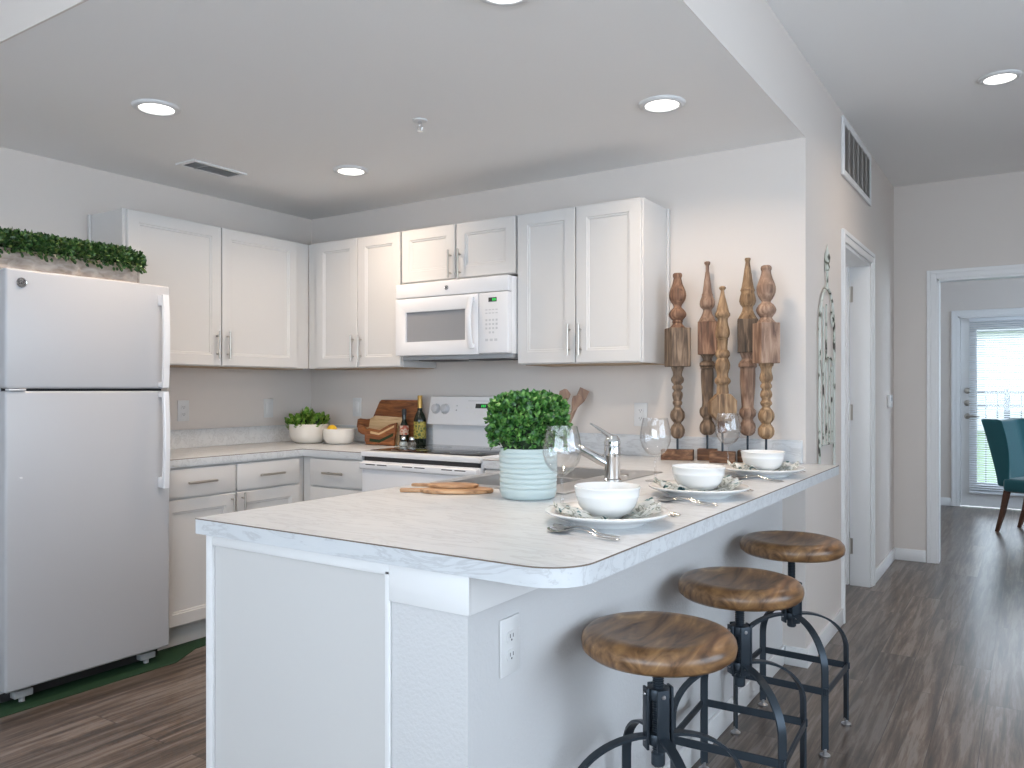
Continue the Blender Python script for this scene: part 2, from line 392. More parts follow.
b = B(); box(b, XL, -2.3, -2.0, -1.88, 0, ZH); box(b, 2.4, 2.9, -2.0, -1.88, 0, ZH); box(b, -2.3, 2.4, -2.0, -1.88, 0, 0.55); box(b, -2.3, 2.4, -2.0, -1.88, 2.45, ZH)
struct('wall_rear', b, WALL, 'living room wall of wide windows facing the kitchen', 'wall')
for k, (a0, a1, p, ax, z0, z1) in enumerate(((-2.3, 2.4, -1.94, 'y', .55, 2.45), (0.3, 3.5, 2.16, 'x', .65, 2.35), (7.2, 9.2, 2.16, 'x', .65, 2.35))):  # unseen windows, their openings sized and placed for the lamps outside
    b = B(); n = 4 if a1 - a0 > 3 else 2
    for i in range(n + 1):
        c = a0 + .02 + (a1 - a0 - .04) * i / n
        if ax == 'y': box(b, c - .02, c + .02, p - .03, p + .03, z0, z1)
        else: box(b, p - .03, p + .03, c - .02, c + .02, z0, z1)
    for z in (z0, z1 - .04):
        if ax == 'y': box(b, a0, a1, p - .03, p + .03, z, z + .04)
        else: box(b, p - .03, p + .03, a0, a1, z, z + .04)
    struct('window_%d' % (k + 1), b, TRIM, ['wide white window frame behind the kitchen', 'white window frame in the wall beside the hall', 'white window frame in the dining room'][k], 'window')
# peninsula half wall
PX, PYE = -0.95, 1.29
b = B(); box(b, -1.153, PX, PYE, YB, 0, 0.874)
struct('wall_peninsula', b, PONY, 'textured half wall carrying the breakfast bar', 'wall')
b = B(); box(b, -1.155, PX + 0.008, PYE - 0.008, PYE, 0.793, 0.874, 0.001); box(b, PX, PX + 0.008, PYE, YB - 0.002, 0.793, 0.874, 0.001)
struct('trim_bar', b, TRIM, 'flat white board under the bar overhang along the half wall', 'trim')
b = B(); box(b, PX, PX + 0.013, PYE, YB - 0.001, 0, 0.085, 0.003); box(b, -1.153, PX + 0.013, PYE - 0.013, PYE, 0, 0.085, 0.003)
struct('baseboard_peninsula', b, TRIM, 'white baseboard along the half wall', 'baseboard')
b = B(); box(b, PX + 0.014, XH + 0.013, YB - 0.013, YB, 0, 0.085, 0.003); box(b, XH, XH + 0.013, YB, DY0 - 0.065, 0, 0.085, 0.003); box(b, XH, XH + 0.013, DY1 + 0.065, YF, 0, 0.085, 0.003)
struct('baseboard_hall', b, TRIM, 'white baseboard along the hall wall', 'baseboard')
b = B(); box(b, XH, OX0 - 0.066, YF - 0.013, YF, 0, 0.085, 0.003); box(b, OX1 + 0.066, 2.1, YF - 0.013, YF, 0, 0.085, 0.003)
struct('baseboard_far', b, TRIM, 'white baseboard along the far hall wall', 'baseboard')
b = B(); box(b, -1.33, EX0 - 0.066, YE - 0.013, YE, 0, 0.085, 0.003); box(b, EX1 + 0.066, 2.1, YE - 0.013, YE, 0, 0.085, 0.003)
struct('baseboard_dining', b, TRIM, 'white baseboard under the patio door wall', 'baseboard')
def casing(bm, axis, p, a0, a1, z1, wd=0.062, th=0.018, sgn=1):
    """stepped casing round an opening a0..a1 x 0..z1 on plane p; axis 'x': plane X=p, runs along Y"""
    for w0, w1, t in ((0.0, wd * .62, th * 0.62), (wd * 0.6, wd, th)):
        for lo, hi, z0, z2 in ((a0 - w1, a0 - w0, 0, z1 + w1), (a1 + w0, a1 + w1, 0, z1 + w1), (a0 - w0, a1 + w0, z1 + w0, z1 + w1)):
            if axis == 'x': box(bm, min(p, p + sgn * t), max(p, p + sgn * t), lo, hi, z0, z2, 0.002, 1)
            else: box(bm, lo, hi, min(p, p + sgn * t), max(p, p + sgn * t), z0, z2, 0.002, 1)
b = B(); casing(b, 'x', XH, DY0, DY1, DZ)
box(b, XH - 0.12, XH, DY1 - 0.018, DY1, 0, DZ, 0.001); box(b, XH - 0.12, XH, DY0, DY0 + 0.018, 0, DZ, 0.001); box(b, XH - 0.12, XH, DY0 + .018, DY1 - .018, DZ - 0.018, DZ, 0.001)
struct('trim_1', b, TRIM, 'white casing and jamb of the hall doorway', 'door casing')
b = B(); casing(b, 'y', YF, OX0, OX1, OZ, sgn=-1)
box(b, OX0, OX0 + 0.015, YF, YF + 0.12, 0, OZ); box(b, OX1 - 0.015, OX1, YF, YF + 0.12, 0, OZ); box(b, OX0, OX1, YF, YF + 0.12, OZ - 0.015, OZ)
struct('trim_2', b, TRIM, 'white casing round the opening to the dining room', 'door casing')
b = B(); casing(b, 'y', YE, EX0, EX1, EZ, sgn=-1)
box(b, EX0, EX0 + 0.02, YE, YE + 0.14, 0, EZ); box(b, EX1 - 0.02, EX1, YE, YE + 0.14, 0, EZ); box(b, EX0, EX1, YE, YE + 0.14, EZ - 0.02, EZ)
struct('trim_3', b, TRIM, 'white casing of the patio door', 'door casing')
# hall door, swung open into the room behind
b = B(); box(b, XH - 0.12 - 0.84, XH - 0.122, DY1 - 0.055, DY1 - 0.02, 0.01, DZ - 0.022, 0.002)
d1 = struct('door_1', b, TRIM, 'white hall door standing open into the room behind', 'door')
for z in (0.25, 1.10, 1.85):
    b = B(); box(b, XH - 0.136, XH - 0.102, DY1 - 0.0205, DY1 - 0.0175, z - 0.05, z + 0.05, 0.001, 1)
    tube(b, [(XH - 0.121, DY1 - 0.021, z - 0.05), (XH - 0.121, DY1 - 0.021, z + 0.05)], 0.007)
    obj('hinge', b, NICKEL, d1)
# patio door
b = B()
GX0, GX1, GZ0, GZ1 = -0.50, 0.12, 0.25, 1.90
dx0, dx1 = EX0 + 0.022, EX1 - 0.022
for a in ((dx0, GX0, 0.012, EZ - 0.022), (GX1, dx1, 0.012, EZ - 0.022), (GX0, GX1, 0.012, GZ0), (GX0, GX1, GZ1, EZ - 0.022)):
    box(b, a[0], a[1], YE + 0.03, YE + 0.075, a[2], a[3], 0.001, 1)
d2 = struct('door_2', b, TRIM, 'white patio door with one tall blind-covered pane', 'door')
b = B()
for a in ((GX0 - 0.02, GX0 + 0.02, GZ0 - 0.02, GZ1 + 0.02), (GX1 - 0.02, GX1 + 0.02, GZ0 - 0.02, GZ1 + 0.02), (GX0 + 0.02, GX1 - 0.02, GZ0 - 0.02, GZ0 + 0.02), (GX0 + 0.02, GX1 - 0.02, GZ1 - 0.02, GZ1 + 0.02)):
    box(b, a[0], a[1], YE + 0.02, YE + 0.032, a[2], a[3], 0.003, 2)
obj('pane_frame', b, TRIM, d2)
b = B(); box(b, GX0, GX1, YE + 0.05, YE + 0.056, GZ0, GZ1); obj('glass_pane', b, PANE, d2)
b = B()
z = GZ0 - 0.08
while z < GZ1 + 0.06:
    box(b, GX0 - 0.05, GX1 + 0.05, YE - 0.016, YE + 0.004, z, z + 0.0016, M=Matrix.Translation((0, YE - .006, z)) @ Matrix.Rotation(R(32), 4, 'X') @ Matrix.Translation((0, -YE + .006, -z)))
    z += 0.024
box(b, GX0 - 0.05, GX1 + 0.05, YE - 0.022, YE + 0.008, GZ1 + 0.06, GZ1 + 0.095, 0.003); box(b, GX0 - 0.05, GX1 + 0.05, YE - 0.016, YE + 0.004, GZ0 - 0.10, GZ0 - 0.085, 0.002)
obj('blind', b, BLIND, d2)
for z in (1.10, 1.23):
    b = B(); lathe(b, [(0, 0), (0.03, 0), (0.032, 0.006), (0.026, 0.014), (0.018, 0.02), (0, 0.022)], 20, Matrix.Translation((dx0 + 0.062, YE + 0.03, z)) @ Matrix.Rotation(R(90), 4, 'X'))
    obj('deadbolt', b, NICKEL, d2)
b = B(); lathe(b, [(0, 0), (0.03, 0), (0.03, 0.008), (0.012, 0.016), (0.012, 0.045), (0, 0.046)], 20, Matrix.Translation((dx0 + 0.062, YE + 0.03, 0.96)) @ Matrix.Rotation(R(90), 4, 'X'))
tube(b, [(dx0 + 0.06, YE - 0.012, 0.96), (dx0 + 0.11, YE - 0.014, 0.962), (dx0 + 0.175, YE - 0.012, 0.957)], 0.009)
obj('door_handle', b, NICKEL, d2)

# ------------------------------------------------------------------ outside the patio door
b = B(); box(b, -9, 9, 9.9, 40, -0.2, -0.12)
o = struct('ground_lawn', b, LAWN, 'green lawn outside the patio door', 'lawn')
b = B(); box(b, -3, 3, 9.8, 11.3, -0.12, -0.02)
struct('ground_patio', b, CONC, 'concrete patio slab behind the glazed door', 'patio')
t = thing('patio_railing', 'grey metal railing beyond the patio door glass', 'railing', (0, 11.1, -0.02))
for x in (-1.9, -0.25, 1.4):
    b = B(); box(b, x - .025, x + .025, -.025, .025, 0, 1.27, .003); obj('post', b, RAIL, t)
for z in (1.22, 1.06, 0.10):
    b = B(); box(b, -1.9, 1.4, -.018, .018, z, z + .03, .003); obj('rail', b, RAIL, t)
x = -1.78
while x < 1.35:
    b = B(); box(b, x - .008, x + .008, -.008, .008, 0.1, 1.22); obj('baluster', b, RAIL, t); x += 0.12
b = B(); box(b, -8, 8, 30, 36, -0.12, 3.2)
t = thing('neighbour_building', 'pale building far beyond the patio railing', 'building', (0, 30, -0.12))
b2 = B(); prism(b2, [(-8.4, 3.2), (8.4, 3.2), (0, 6.2)], -6.3, 0.3, M=Matrix.Rotation(R(90), 4, 'X')); 
obj('roof', b2, GREYPL, t)
for v in b.verts: v.co -= Vector((0, 30, -0.12))
obj('wall', b, FACADE, t)

# ------------------------------------------------------------------ cabinets (local: width +x, front face at y=0 facing -y, back at y=depth)
def shaker(wd, ht, th=0.02, rail=0.057, rec=0.009):
    """raised-frame door, lower left corner at the origin, front face at y=-th"""
    bm = B()
    def ring(x0, x1, z0, z1, y): return [bm.verts.new(p) for p in ((x0, y, z0), (x1, y, z0), (x1, y, z1), (x0, y, z1))]
    c = 0.0025
    r = [ring(0, wd, 0, ht, 0), ring(0, wd, 0, ht, -th + c), ring(c, wd - c, c, ht - c, -th),
         ring(rail, wd - rail, rail, ht - rail, -th), ring(rail + .003, wd - rail - .003, rail + .003, ht - rail - .003, -th + .004),
         ring(rail + .010, wd - rail - .010, rail + .010, ht - rail - .010, -th + .005), ring(rail + .013, wd - rail - .013, rail + .013, ht - rail - .013, -th + rec)]
    for a, d in zip(r, r[1:]):
        for i in range(4): bm.faces.new((a[i], a[(i + 1) % 4], d[(i + 1) % 4], d[i]))
    bm.faces.new(r[-1]); bm.faces.new(list(reversed(r[0])))
    bmesh.ops.recalc_face_normals(bm, faces=bm.faces)
    return bm
def shift(bm, x, y, z):
    for v in bm.verts: v.co += Vector((x, y, z))
    return bm
def pull(parent, x, z, vertical=True, L=0.15, y=-0.02):
    bm = B(); o = y - 0.028
    if vertical:
        tube(bm, [(x, o, z - L / 2), (x, o, z + L / 2)], 0.0062, 12)
        for d in (-.32, .32): tube(bm, [(x, y + .001, z + d * L), (x, o, z + d * L)], 0.0045, 10)
    else:
        tube(bm, [(x - L / 2, o, z), (x + L / 2, o, z)], 0.0062, 12)
        for d in (-.32, .32): tube(bm, [(x + d * L, y + .001, z), (x + d * L, o, z)], 0.0045, 10)
    obj('handle', bm, NICKEL, parent)
def door(parent, x0, x1, z0, z1, hx, hz, name='door'):
    d = obj(name, shift(shaker(x1 - x0, z1 - z0), x0, -0.001, z0), CAB, parent)
    pull(d, hx, hz); return d
def drawer(parent, x0, x1, z0, z1, L=0.16):
    bm = B(); box(bm, x0, x1, -0.021, -0.001, z0, z1, 0.003, 2)
    d = obj('drawer', bm, CAB, parent)
    pull(d, (x0 + x1) / 2, (z0 + z1) / 2, False, L, -0.021); return d
def carcass(parent, W, D, z0, z1, under=True, left_stile=False, right_stile=False):
    bm = B(); box(bm, 0, W, 0.0, D, z0, z1, 0.0015, 1)
    if left_stile: box(bm, -0.003, 0.0, 0.0, 0.02, z0, z1); box(bm, -0.012, 0.0, D - 0.022, D, z0, z1, .002, 1)
    if right_stile: box(bm, W, W + 0.003, 0.0, 0.02, z0, z1); box(bm, W, W + 0.012, D - 0.022, D, z0, z1, .002, 1)
    obj('body', bm, CAB, parent)
    if under:
        bm = B(); box(bm, 0.02, W - 0.02, 0.03, D - 0.002, z0 - 0.004, z0 - 0.0002); obj('underside', bm, CABEDGE, parent)
ZB, ZT = 1.372, 2.133
CG = 'wall cabinets'
D_UP = 0.30
# left wall pair (front faces +X)
t = thing('wall_cabinet', 'widest white two-door wall cabinet, above the counter beside the refrigerator', 'cabinet', (-3.714, 2.205, 0), 90, CG)
Wl = 3.395 - 2.205
carcass(t, Wl, D_UP, ZB, ZT, left_stile=True)
door(t, 0.012, 0.547, ZB + .004, ZT - .004, 0.518, ZB + .115)
door(t, 0.553, 1.080, ZB + .004, ZT - .004, 0.585, ZB + .115)
# back wall: pair in the corner
t = thing('wall_cabinet', 'narrow white two-door wall cabinet in the corner, left of the microwave', 'cabinet', (-3.713, 3.396, 0), 0, CG)
carcass(t, 3.713 - 2.953, D_UP, ZB, ZT)
door(t, 0.086, 0.424, ZB + .004, ZT - .004, 0.397, ZB + .115)
door(t, 0.430, 0.756, ZB + .004, ZT - .004, 0.459, ZB + .115)
# over the microwave
t = thing('wall_cabinet', 'short white two-door wall cabinet directly above the microwave', 'cabinet', (-2.951, 3.396, 0), 0, CG)
carcass(t, 0.768, D_UP, 1.835, ZT, under=False)
door(t, 0.006, 0.378, 1.839, ZT - .004, 0.352, 1.915)
door(t, 0.388, 0.762, 1.839, ZT - .004, 0.415, 1.915)
# right of the microwave
t = thing('wall_cabinet', 'tall white two-door wall cabinet beside the wooden spindles', 'cabinet', (-2.179, 3.396, 0), 0, CG)
carcass(t, 0.680, D_UP, ZB, ZT, right_stile=True)
door(t, 0.004, 0.333, ZB + .004, ZT - .004, 0.306, ZB + .115)
door(t, 0.339, 0.676, ZB + .004, ZT - .004, 0.366, ZB + .115)

def base_body(parent, W, D, toe=True, z1=0.873):
    bm = B(); box(bm, 0, W, 0, D, 0.105, z1, 0.0015, 1); obj('body', bm, CAB, parent)
    bm = B(); box(bm, 0, W, 0.055, D, 0.0, 0.105); obj('toe_kick', bm, CAB, parent)
BG = 'base cabinets'
t = thing('base_cabinet', 'white base cabinet with two drawers over two doors beside the refrigerator', 'cabinet', (-3.432, 2.205, 0), 90, BG)
base_body(t, 3.10 - 2.205, 0.585)
drawer(t, 0.006, 0.424, 0.727, 0.864); drawer(t, 0.434, 0.848, 0.727, 0.864)
door(t, 0.006, 0.424, 0.115, 0.717, 0.398, 0.64); door(t, 0.434, 0.848, 0.115, 0.717, 0.462, 0.64)
t = thing('base_cabinet', 'narrow white bank of drawers in the corner beside the range', 'cabinet', (-3.432, 3.10, 0), 0, BG)
base_body(t, 3.432 - 2.956, 0.598)
drawer(t, 0.075, 0.470, 0.717, 0.864, 0.15); drawer(t, 0.075, 0.470, 0.425, 0.707, 0.15); drawer(t, 0.075, 0.470, 0.115, 0.415, 0.15)
t = thing('base_cabinet', 'narrow white cabinet on the far side of the range by the peninsula', 'cabinet', (-2.176, 3.10, 0), 0, BG)
base_body(t, 2.176 - 1.79, 0.598)
drawer(t, 0.006, 0.33, 0.717, 0.864, 0.13); door(t, 0.006, 0.33, 0.115, 0.707, 0.035, 0.63)
# peninsula (doors face the range, -X)
t = thing('peninsula_cabinet', 'long white peninsula cabinet with a framed flat end panel under the bar', 'cabinet', (-1.79, 3.695, 0), -90)
PW = 3.695 - 1.305
bm = B(); box(bm, 0, PW, 0, 0.632, 0.105, 0.715, 0.001, 1)
box(bm, 0, 0.78, 0, 0.632, 0.715, 0.873); box(bm, 1.56, PW, 0, 0.632, 0.715, 0.873); box(bm, 0.78, 1.56, 0, 0.022, 0.715, 0.873); box(bm, 0.78, 1.56, 0.61, 0.632, 0.715, 0.873)
obj('body', bm, CAB, t)
bm = B(); box(bm, 0, PW, 0.055, 0.632, 0.0, 0.105); obj('toe_kick', bm, CAB, t)
drawer(t, 0.62, 1.16, 0.727, 0.864); drawer(t, 1.17, 1.71, 0.727, 0.864); drawer(t, 1.72, 2.38, 0.727, 0.864)
door(t, 0.62, 1.16, 0.115, 0.717, 1.13, 0.64); door(t, 1.17, 1.71, 0.115, 0.717, 1.20, 0.64); door(t, 1.72, 2.38, 0.115, 0.717, 1.75, 0.64)
bm = B(); box(bm, PW, PW + 0.008, 0.0, 0.635, 0.0, 0.873); obj('end_panel', bm, CAB, t)
bm = B()
for a in ((0.0, 0.026, 0.0, 0.873), (0.618, 0.635, 0.0, 0.856), (0.026, 0.635, 0.846, 0.873)):
    box(bm, PW + 0.008, PW + 0.019, a[0], a[1], a[2], a[3], 0.003, 2)
obj('edge_trim', bm, TRIM, t)

# ------------------------------------------------------------------ worktops
ZC0, ZC = 0.874, 0.914
def arc(cx, cy, r, a0, a1, n=8): return [(cx + r * math.cos(R(a0 + (a1 - a0) * i / n)), cy + r * math.sin(R(a0 + (a1 - a0) * i / n))) for i in range(n + 1)]
def seam(parent, path):
    bm = B(); sweep(bm, [(x, y, ZC - 0.0016) for x, y in path], rect(0.0016, 0.003)); obj('laminate_seam', bm, SEAM, parent)
CF = -3.405; CFY = 3.072
t = thing('worktop', 'L-shaped pale marble laminate worktop in the corner between refrigerator and range', 'worktop', (0, 0, 0))
bm = B(); prism(bm, [(XL + .001, 2.206), (CF, 2.206), (CF, CFY), (-2.955, CFY), (-2.955, YB - .001), (XL + .001, YB - .001)], ZC0, ZC, bev=0.0012)
obj('slab', bm, MARBLE, t)
bm = B(); box(bm, XL + .001, XL + .021, 2.206, YB - .001, ZC, 1.018, .002, 1); box(bm, XL + .021, -2.955, YB - .021, YB - .001, ZC, 1.018, .002, 1)
obj('backsplash', bm, MARBLE, t)
seam(t, [(CF, 2.21), (CF, CFY), (-2.957, CFY)])
t = thing('worktop', 'long pale marble laminate bar top with a rounded front corner over the peninsula', 'worktop', (0, 0, 0))
PE, PIX, BX, RC = 1.272, -1.812, -0.707, 0.10
SX0, SX1, SY0, SY1 = -1.755, -1.265, 2.225, 2.955      # sink cut-out
outer = [(-2.178, YB - .001), (-2.178, CFY), (PIX, CFY), (PIX, PE)] + arc(BX - RC, PE + RC, RC, -90, 0) + [(BX, YB - .001)]
bm = B(); prism(bm, outer, ZC0, ZC, hole=[(SX0, SY0), (SX0, SY1), (SX1, SY1), (SX1, SY0)])
obj('slab', bm, MARBLE, t, smooth=30)
bm = B(); box(bm, -2.178, XH - 0.012, YB - .021, YB - .001, ZC, 1.018, .002, 1); obj('backsplash', bm, MARBLE, t)
seam(t, [(-2.175, CFY), (PIX, CFY), (PIX, PE)] + arc(BX - RC, PE + RC, RC, -90, 0) + [(BX, YB - .002)])

# ------------------------------------------------------------------ sink and tap
t = thing('kitchen_sink', 'stainless steel double sink set into the bar top behind the tap', 'sink', (-1.51, 2.59, ZC))
bm = B(); sx, sy = 0.275, 0.395
prism(bm, [(-sx, -sy), (sx, -sy), (sx, sy), (-sx, sy)], 0.0003, 0.004, hole=[(-.225, -.345), (-.225, .345), (.135, .345), (.135, -.345)], bev=0.0015)
obj('rim', bm, STEEL, t)
def basin(y0, y1):
    bm = B(); x0, x1, zb, e = -.225, .135, -.155, 0.002
    box(bm, x0, x1, y0, y1, zb, zb + e); box(bm, x0, x0 + e, y0, y1, zb, .003); box(bm, x1 - e, x1, y0, y1, zb, .003); box(bm, x0, x1, y0, y0 + e, zb, .003); box(bm, x0, x1, y1 - e, y1, zb, .003)
    o = obj('basin', bm, STEEL, t)
    bm = B(); lathe(bm, [(0, 0.0005), (.03, 0.0005), (.042, .004), (.044, .0005)], 24, Matrix.Translation(((x0 + x1) / 2, (y0 + y1) / 2, zb + e))); obj('drain', bm, CHROME, o)
basin(-.345, -.012); basin(.012, .345)
bm = B(); box(bm, -.225, .135, -.012, .012, -.02, .002, .003); obj('divider', bm, STEEL, t)
bm = B(); lathe(bm, [(0, .004), (.021, .004), (.021, .0065), (.017, .009), (0, .0095)], 24, Matrix.Translation((.205, .18, 0))); obj('hole_cover', bm, NICKEL, t)
t = thing('kitchen_tap', 'chrome single-lever kitchen tap with angled pull-out spout', 'tap', (-1.264, 2.592, ZC + 0.0042)); t.scale = (1, 1, .9)
bm = B(); lathe(bm, [(0, 0), (.033, 0), (.033, .005), (.0285, .010), (.0278, .09), (.029, .094), (.029, .136), (.0275, .139)], 32)
obj('body', bm, CHROME, t)
bm = B(); lathe(bm, [(.0265, .139), (.029, .142), (.0292, .152), (.026, .168), (.017, .180), (0, .184)], 32)
pts = []; n = 14
for i in range(n + 1):
    k = i / n; pts.append((0.014 - 0.088 * k, 0.005 - 0.035 * k, .158 + .024 * math.sin(k * PI * .5) + 0.046 * k ** 1.2))
sweep(bm, pts, [(.015 * math.cos(2 * PI * i / 12), .0085 * math.sin(2 * PI * i / 12)) for i in range(12)], scale=[1.8 - 1.4 * (i / n) ** .8 for i in range(n + 1)])
obj('lever', bm, CHROME, t)
bm = B(); P0 = Vector((0, 0, .060)); dv = Vector((-.190, -.065, .108))
pts = [P0 + dv * k for k in (0.05, .2, .35, .5, .64, .66, .68, .7, .85, .97, 1.0)]
sweep(bm, pts, circ(.021, 20), scale=[1, .98, .92, .86, .82, .76, .76, .82, .88, .90, .84])
obj('spout', bm, CHROME, t)

# ------------------------------------------------------------------ refrigerator
def logo(parent, M, r):
    bm = B(); lathe(bm, [(0, 0), (r, 0), (r, .003), (r * .94, .005), (r * .86, .0035), (0, .0035)], 32, M)
    o = obj('emblem', bm, CHROME, parent)
    bm = text_bm('GE', r * 1.0, 0.0005, M @ Matrix.Translation((0, 0, .0038)))
    n = 4
    for i in range(n):
        a = 2 * PI * i / n + .4
        sweep(bm, [M @ Vector((r * .72 * math.cos(a + s), r * .72 * math.sin(a + s), .0042)) for s in (0, .35, .7, 1.05)], rect(r * .07, .0008))
    obj('lettering', bm, DARK, o)
FW, FD = 0.702, 0.66
t = thing('refrigerator', 'tall white top-freezer refrigerator with a planter on top', 'refrigerator', (-3.32, 1.496, 0), 90)
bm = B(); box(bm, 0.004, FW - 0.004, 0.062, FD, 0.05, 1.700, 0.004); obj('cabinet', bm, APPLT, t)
bm = B(); box(bm, 0.012, FW - 0.012, 0.05, 0.064, 0.08, 1.695); obj('door_gasket', bm, DARK, t)
bm = B(); box(bm, 0.015, FW - 0.015, 0.075, 0.095, 0.012, 0.052); obj('base_grille', bm, DARK, t)
for x in (0.05, FW - 0.12):
    bm = B(); box(bm, x, x + 0.07, 0.035, 0.075, 0.022, 0.05, 0.003); tube(bm, [(x + .035, .055, 0.0005), (x + .035, .055, .024)], 0.012, 12); obj('foot', bm, GREYPL, t)
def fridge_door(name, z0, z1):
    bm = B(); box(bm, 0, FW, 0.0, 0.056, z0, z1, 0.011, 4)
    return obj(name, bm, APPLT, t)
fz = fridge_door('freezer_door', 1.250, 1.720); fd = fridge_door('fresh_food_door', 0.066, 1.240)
def fhandle(parent, za, zb, top):
    """slim bowed bar; za is the free-standing mount end, zb runs into the gap between the doors"""
    bm = B(); x = FW - 0.047; n = 14
    pts = [(x, -0.034 - 0.010 * math.sin(PI * i / n), za + (zb - za) * i / n) for i in range(n + 1)]
    sweep(bm, pts, [(-.014, -.008), (-.010, -.012), (.010, -.012), (.014, -.008), (.014, .006), (-.014, .006)], up=(1, 0, 0))
    s = 1 if zb > za else -1
    box(bm, x - .014, x + .014, -0.036, 0.001, min(za, za + s * .05), max(za, za + s * .05), .004)
    box(bm, x - .014, x + .014, -0.036, 0.001, min(zb, zb - s * .025), max(zb, zb - s * .025), .004)
    obj('handle', bm, APPL, parent)
fhandle(fz, 1.675, 1.255, True); fhandle(fd, 0.80, 1.235, False)
logo(fz, Matrix.Translation((0.058, 0.0005, 1.666)) @ Matrix.Rotation(R(90), 4, 'X'), 0.020)
bm = B(); box(bm, 0.012, 0.075, -0.004, 0.03, 1.2415, 1.2485, .002); obj('hinge', bm, APPL, t)
bm = B(); box(bm, 0.05, 0.062, -0.003, 0.001, 0.895, 0.902, .001); obj('hinge_plug', bm, APPL, fd)

# ------------------------------------------------------------------ microwave
MW, MD = 0.744, 0.385
t = thing('microwave', 'white over-the-range microwave with a grey window', 'microwave', (-2.930, 3.305, 1.428))
MH = 0.392
bm = B(); box(bm, 0, MW, 0.035, MD, 0, MH, 0.004); box(bm, -.022, 0.01, 0.06, MD, 0.004, MH - .004); obj('case', bm, APPL, t)
bm = B(); box(bm, 0.0, MW, 0.002, 0.036, MH - 0.078, MH, 0.006, 3); obj('top_panel', bm, APPL, t)
bm = B(); dw = 0.560
prism(bm, [(0.0, 0.002), (dw, 0.002), (dw, MH - 0.081), (0.0, MH - 0.081)], -0.036, 0.0, hole=[(0.075, 0.075), (0.075, 0.235), (0.475, 0.235), (0.475, 0.075)], bev=0.004, M=Matrix.Rotation(R(90), 4, 'X'))
d = obj('door', bm, APPL, t)
bm = B(); box(bm, 0.074, 0.476, 0.010, 0.014, 0.074, 0.236); obj('window', bm, MWGLASS, d)
bm = B(); n = 14; pts = [(0.522, -0.012 - 0.022 * math.sin(PI * i / n), 0.03 + 0.262 * i / n) for i in range(n + 1)]
sweep(bm, pts, [(.017 * math.cos(2 * PI * i / 12), .009 * math.sin(2 * PI * i / 12)) for i in range(12)], up=(1, 0, 0))
box(bm, .507, .537, -.014, .004, .028, .052, .004); box(bm, .507, .537, -.014, .004, .272, .294, .004)
obj('handle', bm, APPL, d)
bm = B(); box(bm, dw + .003, MW, 0.0, 0.036, 0.002, MH - 0.081, 0.005, 3); cp = obj('control_panel', bm, APPL, t)
bm = B(); box(bm, .625, .675, -.0012, .001, .262, .284); o = obj('display', bm, DARK, cp)
bm = B()
for x in (.652, .660, .668): box(bm, x - .0026, x + .0026, -.0018, -.001, .267, .279)
obj('digits', bm, DGREEN, o)
for i in range(4):
    for j in range(4):
        if j == 3 and i in (0, 3): continue
        bm = B(); box(bm, .612 + .021 * i - .006, .612 + .021 * i + .006, -.0012, .001, .170 - .021 * j - .005, .170 - .021 * j + .005, .0004, 1); obj('button', bm, KEYGREY, cp)
for i in range(4):
    for z in (.222, .205): 
        bm = B(); box(bm, .612 + .021 * i - .007, .612 + .021 * i + .007, -.001, .001, z - .0025, z + .0025); obj('button', bm, KEYGREY, cp)
for i in range(3):
    bm = B(); box(bm, .614 + .028 * i - .009, .614 + .028 * i + .009, -.001, .001, .063, .075); obj('button', bm, KEYGREY, cp)
logo(t, Matrix.Translation((0.355, 0.0025, MH - 0.038)) @ Matrix.Rotation(R(90), 4, 'X'), 0.012)
bm = B(); box(bm, 0.01, MW - 0.01, 0.05, MD - 0.01, -0.022, -0.0002, .004); bt = obj('underside', bm, GREYPL, t)
for x in (0.10, 0.44):
    bm = B(); box(bm, x, x + 0.22, 0.08, 0.25, -0.026, -0.021, .002); obj('grease_filter', bm, DARK, bt)

# ------------------------------------------------------------------ range
RW = 0.764
t = thing('kitchen_range', 'white freestanding range with black glass cooktop and rear control panel', 'range', (-2.949, 3.058, 0))
RD = YB - 3.058 - 0.012
bm = B(); box(bm, 0, RW, 0.03, RD, 0.03, 0.895, .003, 1)
for x in (.05, RW - .05):
    for y in (.08, RD - .06): tube(bm, [(x, y, 0.0005), (x, y, 0.032)], .015, 12)
obj('body', bm, APPL, t)
bm = B(); prism(bm, [(0, 0), (RW, 0), (RW, RD), (0, RD)], 0.895, 0.924, bev=0.006); ct = obj('cooktop', bm, APPL, t)
bm = B(); box(bm, 0.022, RW - 0.022, 0.045, RD - 0.075, 0.9235, 0.9275, .002); gl = obj('glass_top', bm, BLACKGLASS, ct)
for x, y, r in ((.20, .16, .10), (.56, .16, .075), (.20, .40, .075), (.56, .40, .10)):
    bm = B(); prism(bm, [(x + r * math.cos(2 * PI * i / 40), y + r * math.sin(2 * PI * i / 40)) for i in range(40)], .9276, .9279, hole=[(x + (r - .002) * math.cos(2 * PI * i / 40), y + (r - .002) * math.sin(2 * PI * i / 40)) for i in range(40)])
    obj('burner_ring', bm, GREYPL, gl)
bm = B(); box(bm, .012, RW - .012, .012, .034, .872, .896); obj('vent_gap', bm, DARK, t)
bm = B(); box(bm, 0.004, RW - 0.004, 0.0, 0.034, 0.215, 0.873, .006, 2); od = obj('oven_door', bm, APPL, t)
bm = B(); box(bm, 0.004, RW - 0.004, -0.022, 0.004, 0.832, 0.868, .007, 3); obj('handle', bm, APPL, od)
for a in (.085, .165, .335, .415, .585, .665):
    bm = B(); box(bm, a - .033, a + .033, -0.0228, -0.0205, .8545, .8595, .0008, 1); obj('vent_slot', bm, DARK, od)
bm = B(); box(bm, .17, RW - .17, -.0025, .002, .40, .66, .002); obj('window', bm, BLACKGLASS, od)
